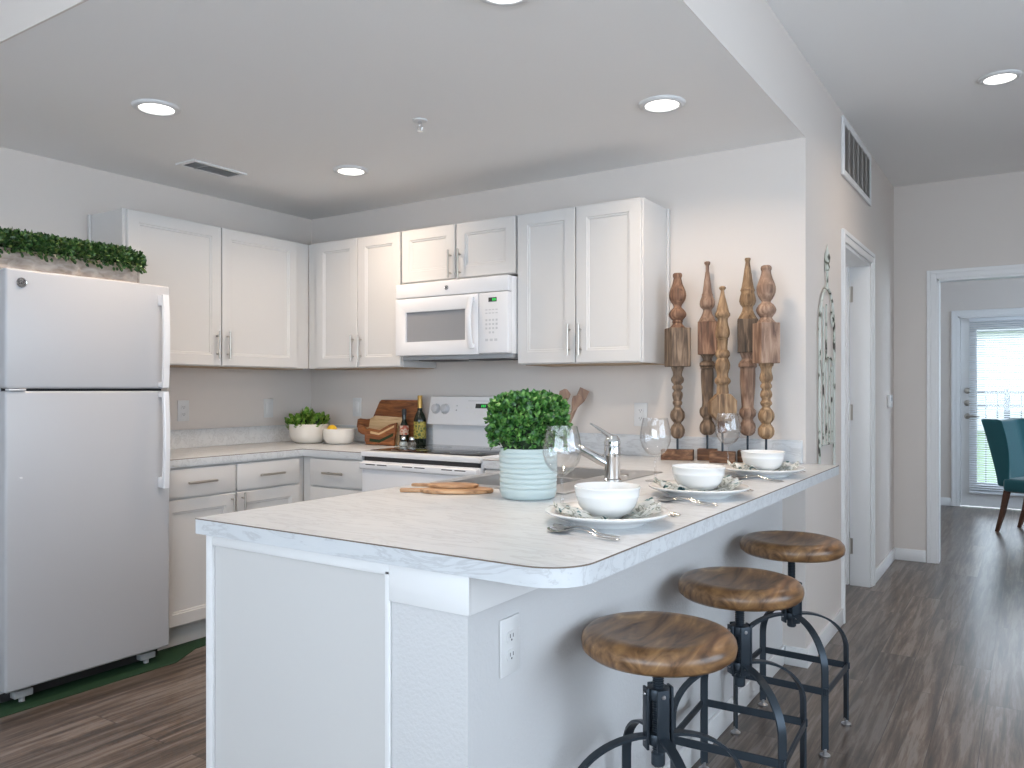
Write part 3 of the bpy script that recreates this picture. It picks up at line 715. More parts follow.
bm = B(); box(bm, 0.004, RW - 0.004, 0.002, 0.034, 0.055, 0.205, .006, 2); obj('storage_drawer', bm, APPL, t)
# rear control panel: recessed riser and a tilted face
bm = B(); yb = RD
prism(bm, [(yb - .045, .924), (yb, .924), (yb, 1.045), (yb - .045, 1.045)], 0.012, RW - 0.012, M=Matrix(((0, 0, 1, 0), (1, 0, 0, 0), (0, 1, 0, 0), (0, 0, 0, 1)))); obj('riser', bm, APPL, t)
bm = B()
prism(bm, [(yb - .088, 1.045), (yb, 1.045), (yb, 1.205), (yb - .040, 1.207), (yb - .048, 1.203)], 0.0, RW, bev=0.003, M=Matrix(((0, 0, 1, 0), (1, 0, 0, 0), (0, 1, 0, 0), (0, 0, 0, 1))))
pn = obj('control_panel', bm, APPL, t)
tilt = math.atan2(.040, .158)
PMf = lambda x, s: Matrix.Translation((x, yb - .088 + .040 * s, 1.045 + .158 * s)) @ Matrix.Rotation(R(90) - tilt, 4, 'X')
for x in (.052, .120, RW - .120, RW - .052):
    bm = B(); lathe(bm, [(0, -.001), (.030, -.001), (.030, .006), (.025, .012), (.022, .024), (.016, .027), (0, .027)], 28, PMf(x, .56))
    k = obj('knob', bm, APPLT, pn)
bm = B(); box(bm, -.047, .047, -.013, .013, -.001, .001, M=PMf(.378, .68)); o = obj('display', bm, DARK, pn)
bm = B()
for x in (-.003, .008, .019): box(bm, x - .003, x + .003, -.007, .007, .0009, .0014, M=PMf(.378, .68))
obj('digits', bm, DGREEN, o)
for x, s, r in ((.20, .52, .005), (.20, .68, .004), (.275, .62, .008), (.305, .62, .008), (.268, .42, .007), (.30, .42, .008), (.335, .42, .010), (.378, .42, .012), (.42, .42, .008), (.45, .62, .008)):
    bm = B(); lathe(bm, [(0, -.001), (r, -.001), (r, .0006), (0, .0008)], 16, PMf(x, s)); obj('button', bm, GREYPL if r < .006 else PLASTIC, pn)
bm = B(); box(bm, -.075, .075, -.001, .001, -.001, .0007, M=PMf(.35, .86)); obj('panel_line', bm, GREYPL, pn)

# ------------------------------------------------------------------ bar stools
t = stool0 = thing('bar_stool', 'round wooden bar stool at the near rounded end of the bar', 'stool', (-0.745, 1.775, 0), 0, 'bar stools along the bar')
SR = 0.183
bm = B(); lathe(bm, [(0, .612), (SR * .80, .612), (SR * .92, .615), (SR * .985, .625), (SR, .640), (SR * .985, .654), (SR * .93, .665), (SR * .84, .670), (SR * .72, .669), (SR * .5, .665), (0, .662)], 64)
obj('seat', bm, SEATW, t, smooth=60)
bm = B(); lathe(bm, [(0, .600), (.06, .600), (.06, .6115), (0, .6115)], 24); obj('seat_plate', bm, IRON, t)
bm = B(); tube(bm, [(0, 0, .365), (0, 0, .601)], .0125, 16)
for i in range(38): lathe(bm, [(.0125, -.0016), (.0142, 0), (.0125, .0016)], 16, Matrix.Translation((0, 0, .385 + .0056 * i)))
lathe(bm, [(0, 0), (.013, 0), (.0165, .004), (.0165, .03), (.013, .034), (0, .034)], 16, Matrix.Translation((0, 0, .345)))
obj('screw', bm, IRON, t)
bm = B()
cp_ = [(.013, 0), (.026, 0), (.028, .004), (.028, .022), (.026, .026), (.013, .026)]
lathe(bm, cp_, 20, Matrix.Translation((0, 0, .405))); hub = obj('hub', bm, IRON, t)
bm = B(); lathe(bm, cp_, 20, Matrix.Translation((0, 0, .512))); obj('collar', bm, IRON, hub)
for k in range(4):
    a = PI / 4 + k * PI / 2; M = Matrix.Rotation(a, 4, 'Z')
    bm = B(); box(bm, .027, .034, -.015, .015, .395, .540, .002, 2, M=M); pl = obj('hub_plate', bm, IRON, hub)
    for z in (.418, .525):
        bm = B(); lathe(bm, [(0, 0), (.0055, 0), (.0045, .003), (0, .004)], 12, M @ Matrix.Translation((.034, 0, z)) @ Matrix.Rotation(R(90), 4, 'Y')); obj('bolt', bm, BOLT, hub)
    RL = 0.219; pts = []
    for i in range(15):
        s = i / 14 * PI / 2; pts.append(M @ Vector((.033 + (RL - .033) * math.sin(s), 0, .285 + .140 * math.cos(s))))
    pts += [M @ Vector((RL, 0, z)) for z in (.22, .12, .022)]
    bm = B(); sweep(bm, pts, rect(.024, .007), up=tuple(M @ Vector((0, 1, 0)))); lg = obj('leg', bm, IRON, t)
    bm = B(); lathe(bm, [(0, 0.0003), (.017, 0.0003), (.018, .006), (.011, .011), (.006, .013), (.006, .026), (0, .026)], 18, M @ Matrix.Translation((RL, 0, 0))); obj('foot', bm, BOLT, lg)
    c = RL / math.sqrt(2); M2 = Matrix.Rotation(k * PI / 2, 4, 'Z')
    bm = B(); box(bm, c + .002, c + .009, -c - .012, c + .012, .208, .232, .0015, 1, M=M2); obj('stretcher', bm, IRON, t)
def raise_seat(st, dz):
    for c in st.children:
        if c.name.split('.')[0] in ('seat', 'seat_plate', 'screw'): c.location.z += dz
raise_seat(stool0, .006)
raise_seat(dup(stool0, (-0.735, 2.375, 0.0), 3, 'middle one of the three round wooden bar stools, below the second place setting'), .004)
raise_seat(dup(stool0, (-0.737, 3.0, 0.0), -2, 'round wooden bar stool at the far end of the bar, next to the hall doorway'), .026)

# ------------------------------------------------------------------ place settings
ZW = ZC + 0.0004
SET = [(-0.888, 1.792, 'nearest the rounded bar corner'), (-0.875, 2.405, 'in the middle of the bar'), (-0.872, 3.107, 'nearest the wooden spindles')]
plate_p = [(r * .95, z * 1.25) for r, z in [(0, .0015), (.088, .0015), (.092, 0), (.098, 0), (.100, .003), (.135, .013), (.158, .020), (.162, .022), (.163, .0245), (.160, .026), (.135, .0185), (.105, .0085), (.095, .0065), (0, .0065)]]
bowl_p = [(r * .94, z * .95) for r, z in [(0, .002), (.034, .002), (.036, 0), (.041, 0), (.043, .004), (.062, .014), (.076, .032), (.083, .055), (.0845, .058), (.0838, .060), (.0865, .076), (.0885, .078), (.0885, .081), (.086, .082), (.083, .078), (.080, .056), (.072, .034), (.058, .018), (.040, .009), (0, .007)]]
glass_p = [(r * (1.06 if z > .09 else 1), z) for r, z in [(0, .0), (.036, .0), (.037, .0012), (.030, .003), (.010, .006), (.0048, .012), (.0042, .03), (.0040, .075), (.0048, .085), (.014, .092), (.032, .105), (.046, .125), (.0525, .150), (.0525, .170), (.048, .200), (.042, .2265), (.0412, .2285), (.0404, .2265), (.0463, .200), (.0508, .170), (.0508, .150), (.0443, .1265), (.030, .108), (.012, .0955), (0, .0945)]]
def napkin_bm(seed):
    bm = B(); nx, ny = 56, 44; V = []
    for i in range(nx + 1):
        for j in range(ny + 1):
            u = i / nx * 2 - 1; v = j / ny * 2 - 1
            x = .132 * u * (1 - .10 * v * v); y = .078 * v * (1 - .12 * u * u); r = math.hypot(x, y)
            edge = max(0, min(1, (r - .045) / .055))
            f = math.sin(y * 105 + 2.6 * noise.noise(Vector((x * 16, seed, y * 10))) + seed)
            g = noise.noise(Vector((x * 38, y * 14 + seed, 2 * seed)))
            end = max(0, (abs(x) - .09) / .04)
            base = .0105 + max(0, (r - .092)) * .46
            V.append(bm.verts.new((x + .006 * edge * g, y + .008 * edge * noise.noise(Vector((x * 22, y * 22, seed))), base + edge * (.012 + .010 * f + .010 * g * (1 - .4 * end)))))
    for i in range(nx):
        for j in range(ny):
            a = i * (ny + 1) + j; bm.faces.new((V[a], V[a + ny + 1], V[a + ny + 2], V[a + 1]))
    geo = bmesh.ops.solidify(bm, geom=list(bm.faces), thickness=.0012)
    bmesh.ops.recalc_face_normals(bm, faces=bm.faces)
    return bm
def spoon_bm(L=.198):
    bm = B(); n = 22; pts = []; prof = [(math.cos(2 * PI * i / 12), math.sin(2 * PI * i / 12)) for i in range(12)]
    t2 = bmesh.new(); rings = []
    for i in range(n + 1):
        k = i / n; x = k * L
        if k < .30: wd = .0205 * math.sqrt(max(.02, 1 - ((k - .155) / .16) ** 2)); th = .0035
        else:
            q = (k - .30) / .70; wd = .0028 + .0055 * q ** 2 * (1 if q < .93 else (1 - (q - .93) / .09)); th = .0022
        if .28 < k < .36: wd = max(wd, .0035)
        z = .0045 + (.010 * math.sin(min(1, max(0, (k - .22) / .5)) * PI) if k > .22 else 0) + (.0025 if k < .05 else 0)
        rings.append([t2.verts.new((x, wd * c, z + th * .6 * s)) for c, s in prof])
    for a, d in zip(rings, rings[1:]):
        for j in range(12): t2.faces.new((a[j], a[(j + 1) % 12], d[(j + 1) % 12], d[j]))
    t2.faces.new(rings[0]); t2.faces.new(list(reversed(rings[-1]))); bmesh.ops.recalc_face_normals(t2, faces=t2.faces)
    merge(bm, t2); return bm
def fork_bm(L=.19):
    bm = B()
    for s in (-.0085, -.0028, .0028, .0085):
        sweep(bm, [(0.0, s, .008), (.02, s, .0035), (.045, s * .98, .003)], rect(.0034, .0022), scale=[.5, 1, 1])
    sweep(bm, [(.043, 0, .003), (.055, 0, .0035), (.068, 0, .006), (.075, 0, .008)], [(-.0115, -.001), (.0115, -.001), (.0115, .001), (-.0115, .001)], scale=[1, .95, .6, .3])
    n = 12
    sweep(bm, [(.070 + (L - .070) * i / n, 0, .0075 + .006 * math.sin(PI * i / n) - .0055 * i / n) for i in range(n + 1)], [(.0085 * math.cos(2 * PI * i / 10), .0016 * math.sin(2 * PI * i / 10)) for i in range(10)], scale=[.36 + .6 * (i / n) ** 2 for i in range(n + 1)])
    return bm
for k, (x, y, where) in enumerate(SET):
    if k == 0:
        bm = B(); lathe(bm, plate_p, 72); pm = obj('dinner_plate', bm, CERAMIC, smooth=60); pm.location = (x, y, ZW); o = pm
        bm = B(); lathe(bm, bowl_p, 64); bo = obj('serving_bowl', bm, CERAMIC, smooth=50); p2 = bo
        bm = B(); lathe(bm, glass_p, 48); gl0 = obj('wine_glass', bm, GLASSM, smooth=70); g = gl0
        sp0 = obj('spoon', spoon_bm(), SILVER); fo0 = obj('fork', fork_bm(), SILVER); s1 = sp0; f1 = fo0
    else:
        o = pm.copy(); p2 = bo.copy(); g = gl0.copy(); s1 = sp0.copy(); f1 = fo0.copy()
        for q in (o, p2, g, s1, f1): COL.objects.link(q)
    s2 = sp0.copy(); COL.objects.link(s2); f2 = fo0.copy(); COL.objects.link(f2)
    o.location = (x, y, ZW); tag(o, 'white dinner plate ' + where, 'plate', 'dinner plates along the bar')
    p2.location = (x, y, ZW + .0145); tag(p2, 'white ribbed bowl on the napkin and plate ' + where, 'bowl', 'bowls at the place settings')
    nk = obj('napkin', napkin_bm(3.7 + k * 11.3), NAPKIN, smooth=80, loc=(x, y, ZW + .0030), rot=(0, 0, R(42 + 6 * k))); tag(nk, 'crumpled patterned napkin under the bowl ' + where, 'napkin', 'napkins at the place settings')
    gx, gy = [(-1.1135, 1.960), (-1.14, 2.69), (-1.107, 3.411)][k]
    g.location = (gx, gy, ZW); tag(g, 'empty stemmed wine glass behind the plate ' + where, 'glass', 'wine glasses along the bar')
    hx = x - .012
    for q, dx, dy, rz, lab in ((s1, -.072, -.140, -13, 'silver spoon closer to the plate, setting '), (s2, -.062, -.184, -8, 'outer silver spoon of its pair, setting ')):
        q.location = (x + dx, y + dy, ZW + .0006); q.rotation_euler = (0, 0, R(rz)); tag(q, (lab + where), 'spoon', 'spoons along the bar')
    for q, dx, dy, rz, lab in ((f1, -.085, .172, 2, 'inner silver fork of the pair beyond the plate '), (f2, -.075, .200, -1, 'outer silver fork of the pair beyond the plate ')):
        q.location = (x + dx, y + dy, ZW + .0002); q.rotation_euler = (0, 0, R(rz)); tag(q, (lab + where), 'fork', 'forks along the bar')

# ------------------------------------------------------------------ plants
def leaf(t, c, nrm, L, wd, up):
    d = nrm.normalized(); s = d.cross(up)
    if s.length < 1e-4: s = d.orthogonal()
    s.normalize(); u = s.cross(d)
    P = [c, c + d * L * .35 + s * wd, c + d * L * .75 + s * wd * .8 + u * L * .03, c + d * L + u * .06 * L, c + d * L * .75 - s * wd * .8 + u * L * .03, c + d * L * .35 - s * wd, c + d * L * .5 - u * wd * .35]
    v = [t.verts.new(p) for p in P]
    for i in range(6): t.faces.new((v[6], v[i], v[(i + 1) % 6]))
def rnd(): 
    while True:
        v = Vector((random.uniform(-1, 1), random.uniform(-1, 1), random.uniform(-1, 1)))
        if 0.05 < v.length < 1: return v.normalized()
t = thing('potted_boxwood', 'clipped round green boxwood in a ribbed pale aqua pot', 'plant', (-1.300, 2.078, ZW))
PR = 0.089; prof = [(0, 0), (PR * .86, 0), (PR * .92, .004), (PR * .955, .012)]
z = .018
while z < .142: k_ = .965 + .03 * z / .142; prof += [(PR * k_, z), (PR * (k_ + .018), z + .004), (PR * (k_ + .020), z + .0095), (PR * (k_ + .006), z + .0130), (PR * (k_ - .022), z + .0146)]; z += .0155
prof += [(PR * .985, .150), (PR * .975, .153), (PR * .93, .153), (PR * .92, .13), (0, .13)]
bm = B(); lathe(bm, prof, 56); obj('pot', bm, POTC, t, smooth=50)
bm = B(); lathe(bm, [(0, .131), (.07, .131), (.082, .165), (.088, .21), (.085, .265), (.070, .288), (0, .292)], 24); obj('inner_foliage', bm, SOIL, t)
bm = B()
for i in range(3400):
    d = rnd()
    if d.z < -.62 and random.random() < .5: continue
    e = 3.6; k = (abs(d.x) ** e + abs(d.y) ** e + abs(d.z) ** e) ** (-1 / e)
    p = Vector((d.x * k * .100, d.y * k * .100, .233 + d.z * k * .078))
    p = p + d * random.uniform(-.022, .010)
    leaf(bm, p, d * .75 + rnd() * .8 + Vector((0, 0, .25)), random.uniform(.014, .021), random.uniform(.0052, .0075), rnd())
for a, zz in ((3.6, .19), (4.0, .17), (.6, .16), (3.3, .22)):
    for i in range(7): 
        p = Vector((.103 * math.cos(a) + random.uniform(-.01, .01), .103 * math.sin(a) + random.uniform(-.01, .01), zz + random.uniform(-.012, .012))); leaf(bm, p, Vector((math.cos(a), math.sin(a), 0)) + rnd() * .9, .018, .0065, rnd())
obj('foliage', bm, LEAF1, t, smooth=80)
t = thing('planter_box', 'long whitewashed wood planter of dark boxwood on top of the refrigerator', 'planter', (-3.43, 1.48, 1.7215), 90)
PLn = 0.625
bm = B(); h = 0.092
box(bm, -.02, PLn, -.0, .012, 0, h, .002, 1); box(bm, -.02, PLn, .108, .12, 0, h, .002, 1); box(bm, -.032, -.02, 0, .12, 0, h, .002, 1); box(bm, PLn, PLn + .012, 0, .12, 0, h, .002, 1); box(bm, -.02, PLn, .012, .108, 0, .012)
obj('box', bm, BOXWOODP, t)
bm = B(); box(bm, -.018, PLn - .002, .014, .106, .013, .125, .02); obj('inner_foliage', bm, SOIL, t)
bm = B()
for i in range(4200):
    a = random.uniform(-.35, PI + .35); x = random.uniform(-.03, PLn + .018)
    yy = .06 + .088 * math.cos(a) + random.uniform(-.012, .012); zz = .103 + .052 * math.sin(a) + random.uniform(-.012, .014) - (.012 if x > PLn - .03 else 0)
    if zz < h + .006 and -.014 < yy < .134: yy = -.02 if yy < .06 else .14
    d = Vector((random.uniform(-.8, .8), math.cos(a), math.sin(a) * .9))
    if zz < h: d.z -= .7
    leaf(bm, Vector((x, yy, zz)), d + rnd() * .6, random.uniform(.016, .024), random.uniform(.005, .0075), rnd())
for i in range(36):
    x = random.uniform(0, PLn + .015); leaf(bm, Vector((x, -.02, h - random.uniform(0, .03))), Vector((random.uniform(-.6, .6), -.4, -1)), .022, .007, Vector((0, -1, 0)))
for i in range(160):
    leaf(bm, Vector((PLn + .018, random.uniform(-.01, .13), h + random.uniform(-.02, .05))), Vector((1, random.uniform(-.6, .6), random.uniform(-.8, .5))), .021, .007, rnd())
obj('foliage', bm, LEAF2, t, smooth=80)

# ------------------------------------------------------------------ counter corner: bowls, artichokes, lemon, boards, bottles, shakers
def deepbowl(r, h): return [(0, .002), (r * .5, .002), (r * .52, 0), (r * .66, 0), (r * .86, h * .12), (r * .97, h * .36), (r, h * .7), (r * 1.01, h * .985), (r * .99, h), (r * .955, h * .97), (r * .94, h * .7), (r * .91, h * .36), (r * .78, h * .16), (r * .5, h * .07), (0, h * .06)]
BA = (-3.76, 3.44); BB = (-3.535, 3.475)
bm = B(); lathe(bm, deepbowl(.120, .118), 48); o = obj('serving_bowl', bm, CREAM, smooth=50, loc=(BA[0], BA[1], ZW)); tag(o, 'larger cream bowl full of green artichokes in the counter corner', 'bowl', 'cream bowls in the corner')
bm = B(); lathe(bm, deepbowl(.096, .093), 48); o = obj('serving_bowl', bm, CREAM, smooth=50, loc=(BB[0], BB[1], ZW)); tag(o, 'smaller cream bowl with a lemon beside the artichoke bowl', 'bowl', 'cream bowls in the corner')
def artichoke(loc, tilt, az, label, k=1.22):
    t = thing('artichoke', label, 'artichoke', loc, 0, 'artichokes in the bowl'); t.rotation_euler = (R(tilt), 0, R(az)); t.scale = (k, k, k)
    bm = B(); lathe(bm, [(0, -.034), (.02, -.030), (.034, -.012), (.033, .012), (.02, .03), (0, .038)], 16); obj('heart', bm, SOIL, t)
    bm = B()
    for ring in range(6):
        zz = -.026 + ring * .012; rr = .036 * math.sqrt(max(.05, 1 - (zz / .042) ** 2)); n = 9 - ring
        for i in range(n):
            a = 2 * PI * (i + .5 * (ring % 2)) / n
            c = Vector((rr * math.cos(a) * .8, rr * math.sin(a) * .8, zz)); d = Vector((math.cos(a) * (.75 - .1 * ring), math.sin(a) * (.75 - .1 * ring), .75 + .12 * ring))
            leaf(bm, c, d, .034, .0135, Vector((-math.cos(a), -math.sin(a), .3)))
    bmesh.ops.solidify(bm, geom=list(bm.faces), thickness=.0015)
    obj('leaves', bm, LEAF3, t, smooth=60)
zA = ZW + .108
for dx, dy, dz, ti, az, l in ((-.066, -.045, 0, 40, -30, 'green artichoke at the left front of the cream bowl'), (.012, -.066, .002, 35, 10, 'green artichoke at the middle front of the cream bowl'), (.066, -.012, .004, 35, 70, 'green artichoke at the right edge of the cream bowl'), (-.052, .040, .006, 30, 200, 'green artichoke at the back left of the cream bowl'), (.030, .062, .006, 30, 140, 'green artichoke at the back right of the cream bowl'), (-.005, -.002, .034, 10, 0, 'green artichoke on top in the middle of the cream bowl')):
    artichoke((BA[0] + dx, BA[1] + dy, zA + dz), ti, az, l)
bm = B(); lathe(bm, [(0, -.044), (.006, -.042), (.011, -.036), (.024, -.024), (.030, -.006), (.030, .008), (.023, .025), (.010, .036), (.006, .041), (0, .043)], 24)
o = obj('lemon', bm, LEMON, smooth=60, loc=(BB[0] - .052, BB[1] - .006, ZW + .084), rot=(R(80), 0, R(30))); tag(o, 'yellow lemon showing over the rim of the smaller cream bowl', 'lemon')
# leaning boards: local x along the wall, y up the board, extruded thickness toward -Y
def lean(name, outline, th, x, ybase, tilt, mat, label, parts=()):
    t = thing(name, label, 'cutting board', (x, ybase, ZW + .0006), 0, 'cutting boards leaning on the back wall')
    M = Matrix.Rotation(R(90) - R(tilt), 4, 'X')
    bm = B(); prism(bm, outline, 0, th, bev=.003, M=M); obj('board', bm, mat, t)
    for nm, ol, m2, lo, hi in parts:
        bm = B(); prism(bm, ol, lo, hi, M=M); obj(nm, bm, m2, t)
    return t
lean('cutting_board', [(.03, 0), (.395, 0), (.395, .21), (.39, .268), (.10, .268), (.085, .258), (0.02, .105), (0.0, .06), (.01, .02)], .018, -3.435, 3.615, 8, DARKBOARD, 'tall dark reddish board leaning against the back wall')
lean('cutting_board', [(.10, 0), (.336, 0), (.336, .165), (.12, .172), (.085, .155), (.055, .148), (0.0, .152), (-.02, .145), (-.02, .098), (0.0, .092), (.055, .098), (.075, .075), (.08, .03)], .016, -3.455, 3.568, 9, LIGHTBOARD, 'pale paddle board with a dark handle in front of the red board',
     [('handle_grip', [(-.021, .097), (.0, .0915), (.056, .0975), (.078, .1), (.082, .150), (.056, .1485), (0, .1525), (-.021, .1455)], DARKBOARD, -.0005, .0168)])
lean('cutting_board', [(.075, 0), (.292, 0), (.295, .135), (.24, .122), (.17, .088), (.085, .098), (.06, .092), (.045, .108), (.0, .116), (-.012, .10), (0.0, .072), (.03, .060), (.055, .055), (.06, .02)], .016, -3.415, 3.520, 9, DARKBOARD, 'low striped board with a short rounded handle in front of the others',
     [('light_stripe', [(.10, .066), (.17, .058), (.283, .108), (.283, .120), (.17, .070), (.10, .080)], LIGHTBOARD, .0155, .0166), ('dark_stripe', [(.10, .018), (.18, .012), (.283, .055), (.283, .074), (.18, .030), (.10, .036)], SOIL, .0155, .0166)])
bottle_p = lambda r, hs, hn, rn: [(0, .003), (r * .8, .0), (r * .96, .003), (r, .010), (r, hs * .96), (r * .96, hs * 1.04), (r * .72, hs * 1.2), (rn * 1.15, hs * 1.33), (rn, hs * 1.42), (rn, hn), (0, hn)]
t = thing('oil_bottle', 'tall dark bottle with gold neck and yellow label beside the range', 'bottle', (-3.005, 3.605, ZW), 0, 'bottles beside the range')
bm = B(); lathe(bm, bottle_p(.036, .155, .292, .0135), 32); obj('glass', bm, BOTTLE, t, smooth=50)
bm = B(); lathe(bm, [(.0142, .222), (.0142, .293), (.013, .296), (0, .296)], 24); obj('foil_cap', bm, GOLD, t)
bm = B(); lathe(bm, [(.0364, .045), (.0366, .046), (.0366, .142), (.0364, .143)], 32); obj('label', bm, LABELY, t)
t = thing('oil_bottle', 'shorter dark bottle with black cap and red label beside the gold-necked bottle', 'bottle', (-3.092, 3.565, ZW), 0, 'bottles beside the range')
bm = B(); lathe(bm, bottle_p(.027, .110, .185, .0125), 32); obj('glass', bm, BOTTLE, t, smooth=50)
bm = B(); lathe(bm, [(.0145, .182), (.0145, .214), (.013, .216), (0, .216)], 24); obj('cap', bm, DARK, t)
bm = B(); lathe(bm, [(.0274, .065), (.0276, .066), (.0276, .118), (.0274, .119)], 32); obj('label', bm, LABELR, t)
for x, y, fill, lab in ((-3.050, 3.510, SALT, 'small glass shaker filled with white salt in front of the bottles'), (-2.982, 3.505, PEPPER, 'small glass shaker filled with grey pepper in front of the bottles')):
    t = thing('shaker', lab, 'shaker', (x, y, ZW), 0, 'salt and pepper shakers')
    bm = B(); lathe(bm, [(0, 0), (.020, 0), (.026, .008), (.026, .022), (.018, .038), (.014, .044), (.0128, .044), (.0165, .037), (.0242, .022), (.0242, .009), (.019, .003), (0, .003)], 28); obj('jar', bm, JARGL, t, smooth=60)
    bm = B(); lathe(bm, [(0, .0035), (.0185, .0035), (.0236, .0095), (.0236, .021), (.020, .027), (0, .027)], 24); obj('contents', bm, fill, t)
    bm = B(); lathe(bm, [(.0152, .042), (.0152, .052), (.012, .058), (.006, .061), (0, .0615)], 24); obj('cap', bm, CHROME, t)
# two olive wood boards lying on the bar
def paddle(n=40, a=.085, bq=.055, hl=.07, hw=.013, ph=0):
    pts = []
    for i in range(n):
        th = R(18) + (2 * PI - R(36)) * i / (n - 1); k = 1 + .05 * math.sin(3 * th + ph)
        pts.append((a * math.cos(th) * k, bq * math.sin(th) * k))
    pts += [(a + .004, -hw), (a + hl, -hw), (a + hl + .012, -hw * .5), (a + hl + .012, hw * .5), (a + hl, hw), (a + .004, hw)]
    return pts
bm = B(); prism(bm, paddle(a=.115, bq=.068, hl=.06), 0, .012, bev=.003); o = obj('serving_board', bm, OLIVEW, loc=(-1.555, 2.055, ZW + .0002), rot=(0, 0, R(212))); tag(o, 'lower of two stacked olive wood boards lying on the bar', 'serving board', 'olive wood boards on the bar')
bm = B(); prism(bm, paddle(a=.085, bq=.048, hl=.045, hw=.012, ph=1.5), 0, .010, bev=.003); o = obj('serving_board', bm, OLIVEW, loc=(-1.585, 2.075, ZW + .0126), rot=(0, 0, R(206))); tag(o, 'smaller upper olive wood board stacked on another on the bar', 'serving board', 'olive wood boards on the bar')
# utensil crock behind the boxwood
UX, UY = -2.075, 3.57
bm = B(); lathe(bm, [(0, 0), (.045, 0), (.05, .005), (.05, .125), (.052, .13), (.048, .131), (.045, .125), (.045, .010), (0, .010)], 32); o = obj('utensil_crock', bm, CREAM, smooth=50, loc=(UX, UY, ZW)); tag(o, 'cream crock of wooden utensils on the back counter behind the boxwood', 'crock')
def utensil(name, dx, dy, tx, ty, L, wd, ln, label, slot=False, ty2='oval'):
    base = Vector((UX + dx, UY + dy, ZW + .0125)); d = Vector((tx, ty, 1)).normalized()
    s = Vector((0.86, 0.45, 0)); s = (s - d * s.dot(d)).normalized(); u = s.cross(d)
    bm = B(); n = 18; t2 = bmesh.new(); rings = []
    for i in range(n + 1):
        k = i / n * L
        if k < L - ln: a = .0062; c = .0055
        else:
            q = (k - (L - ln)) / ln; c = .0045
            a = .006 + (wd - .006) * (math.sin(PI * min(q * .62 + .0, 1)) if ty2 == 'oval' else min(1, q * 2.2)); 
            if q > .85 and ty2 == 'oval': a *= math.sqrt(max(.06, 1 - ((q - .85) / .155) ** 2))
        P = base + d * k
        rings.append([t2.verts.new(P + s * a * math.cos(2 * PI * j / 12) + u * c * math.sin(2 * PI * j / 12)) for j in range(12)])
    for A, C in zip(rings, rings[1:]):
        for j in range(12): t2.faces.new((A[j], A[(j + 1) % 12], C[(j + 1) % 12], C[j]))
    t2.faces.new(rings[0]); t2.faces.new(list(reversed(rings[-1]))); bmesh.ops.recalc_face_normals(t2, faces=t2.faces); merge(bm, t2)
    o = obj(name, bm, SPOONW, smooth=60); tag(o, label, 'utensil', 'wooden utensils in the crock')
utensil('wooden_spoon', -.026, -.004, .30, .02, .335, .030, .095, 'wooden spoon with an oval head, standing leftmost in the crock')
utensil('wooden_spatula', .004, .022, .47, .08, .355, .026, .10, 'flat square-ended wooden spatula standing tallest in the crock', ty2='flat')
utensil('wooden_spoon', .014, -.026, .54, -.04, .330, .029, .085, 'wooden spoon leaning lowest to the side of the crock')

# ------------------------------------------------------------------ turned wooden spindles on stands
def spin(cx, D, upper, block, lower, rodtop, mats, base, x, y, rz, label, tilt_block=False, bw=.044):
    """profile points: (y in zoomed picture rows, half width); rows < 1000 in the upper crop, >= 1000 in the lower crop"""
    k = D / 794.0
    def Z(r): v = (260 + r / 6.985) if r < 900 else (360 + (r - 1000) / 6.985); return 1.248 - (v - 389.05) * k
    W = lambda h: h / 6.985 * k
    t = thing('turned_spindle', label, 'spindle', (x, y, ZW), rz, 'turned wooden spindles on the bar')
    zb = Z(base) - ZW
    bm = B(); box(bm, -bw, bw, -.033, .033, 0, zb, .003, 2, M=Matrix.Rotation(R(14 - rz), 4, 'Z')); obj('stand', bm, BASEW, t)
    bm = B(); tube(bm, [(0, 0, zb - .002), (0, 0, Z(rodtop) - ZW + .006)], .0052, 10); obj('rod', bm, IRON, t)
    bm = B(); pr = sorted([(W(h), Z(r) - ZW) for r, h in upper], key=lambda p: p[1]); lathe(bm, [(0, pr[0][1] - .004)] + [(pr[0][0], pr[0][1] - .004)] + pr + [(0, pr[-1][1] + .001)], 28); obj('finial', bm, mats[0], t, smooth=50)
    if not tilt_block:
        hw = W(block[2]) ; bm = B(); box(bm, -hw, hw, -hw, hw, Z(block[1]) - ZW, Z(block[0]) - ZW, .0025, 1); obj('block', bm, mats[1], t)
    else:
        z0, z1 = Z(block[1]) - ZW, Z(block[0]) - ZW; hw = W(block[2]); c = (z0 + z1) / 2; h = (z1 - z0) / 2
        bm = B()
        ol = [(-hw * .45, c + h), (hw * .5, c + h), (hw, c + h * .5), (hw * .95, c - h * .45), (hw * .5, c - h), (-hw * .45, c - h), (-hw, c - h * .45), (-hw, c + h * .4)]
        prism(bm, ol, -hw * .75, hw * .75, bev=.003, M=Matrix.Rotation(R(90), 4, 'X')); obj('block', bm, mats[1], t)
    bm = B(); pr = sorted([(W(h), Z(r) - ZW) for r, h in lower], key=lambda p: p[1]); lathe(bm, [(0, pr[0][1] - .001)] + pr + [(pr[-1][0], pr[-1][1] + .004), (0, pr[-1][1] + .004)], 28); obj('turned_leg', bm, mats[2], t, smooth=50)
    return t
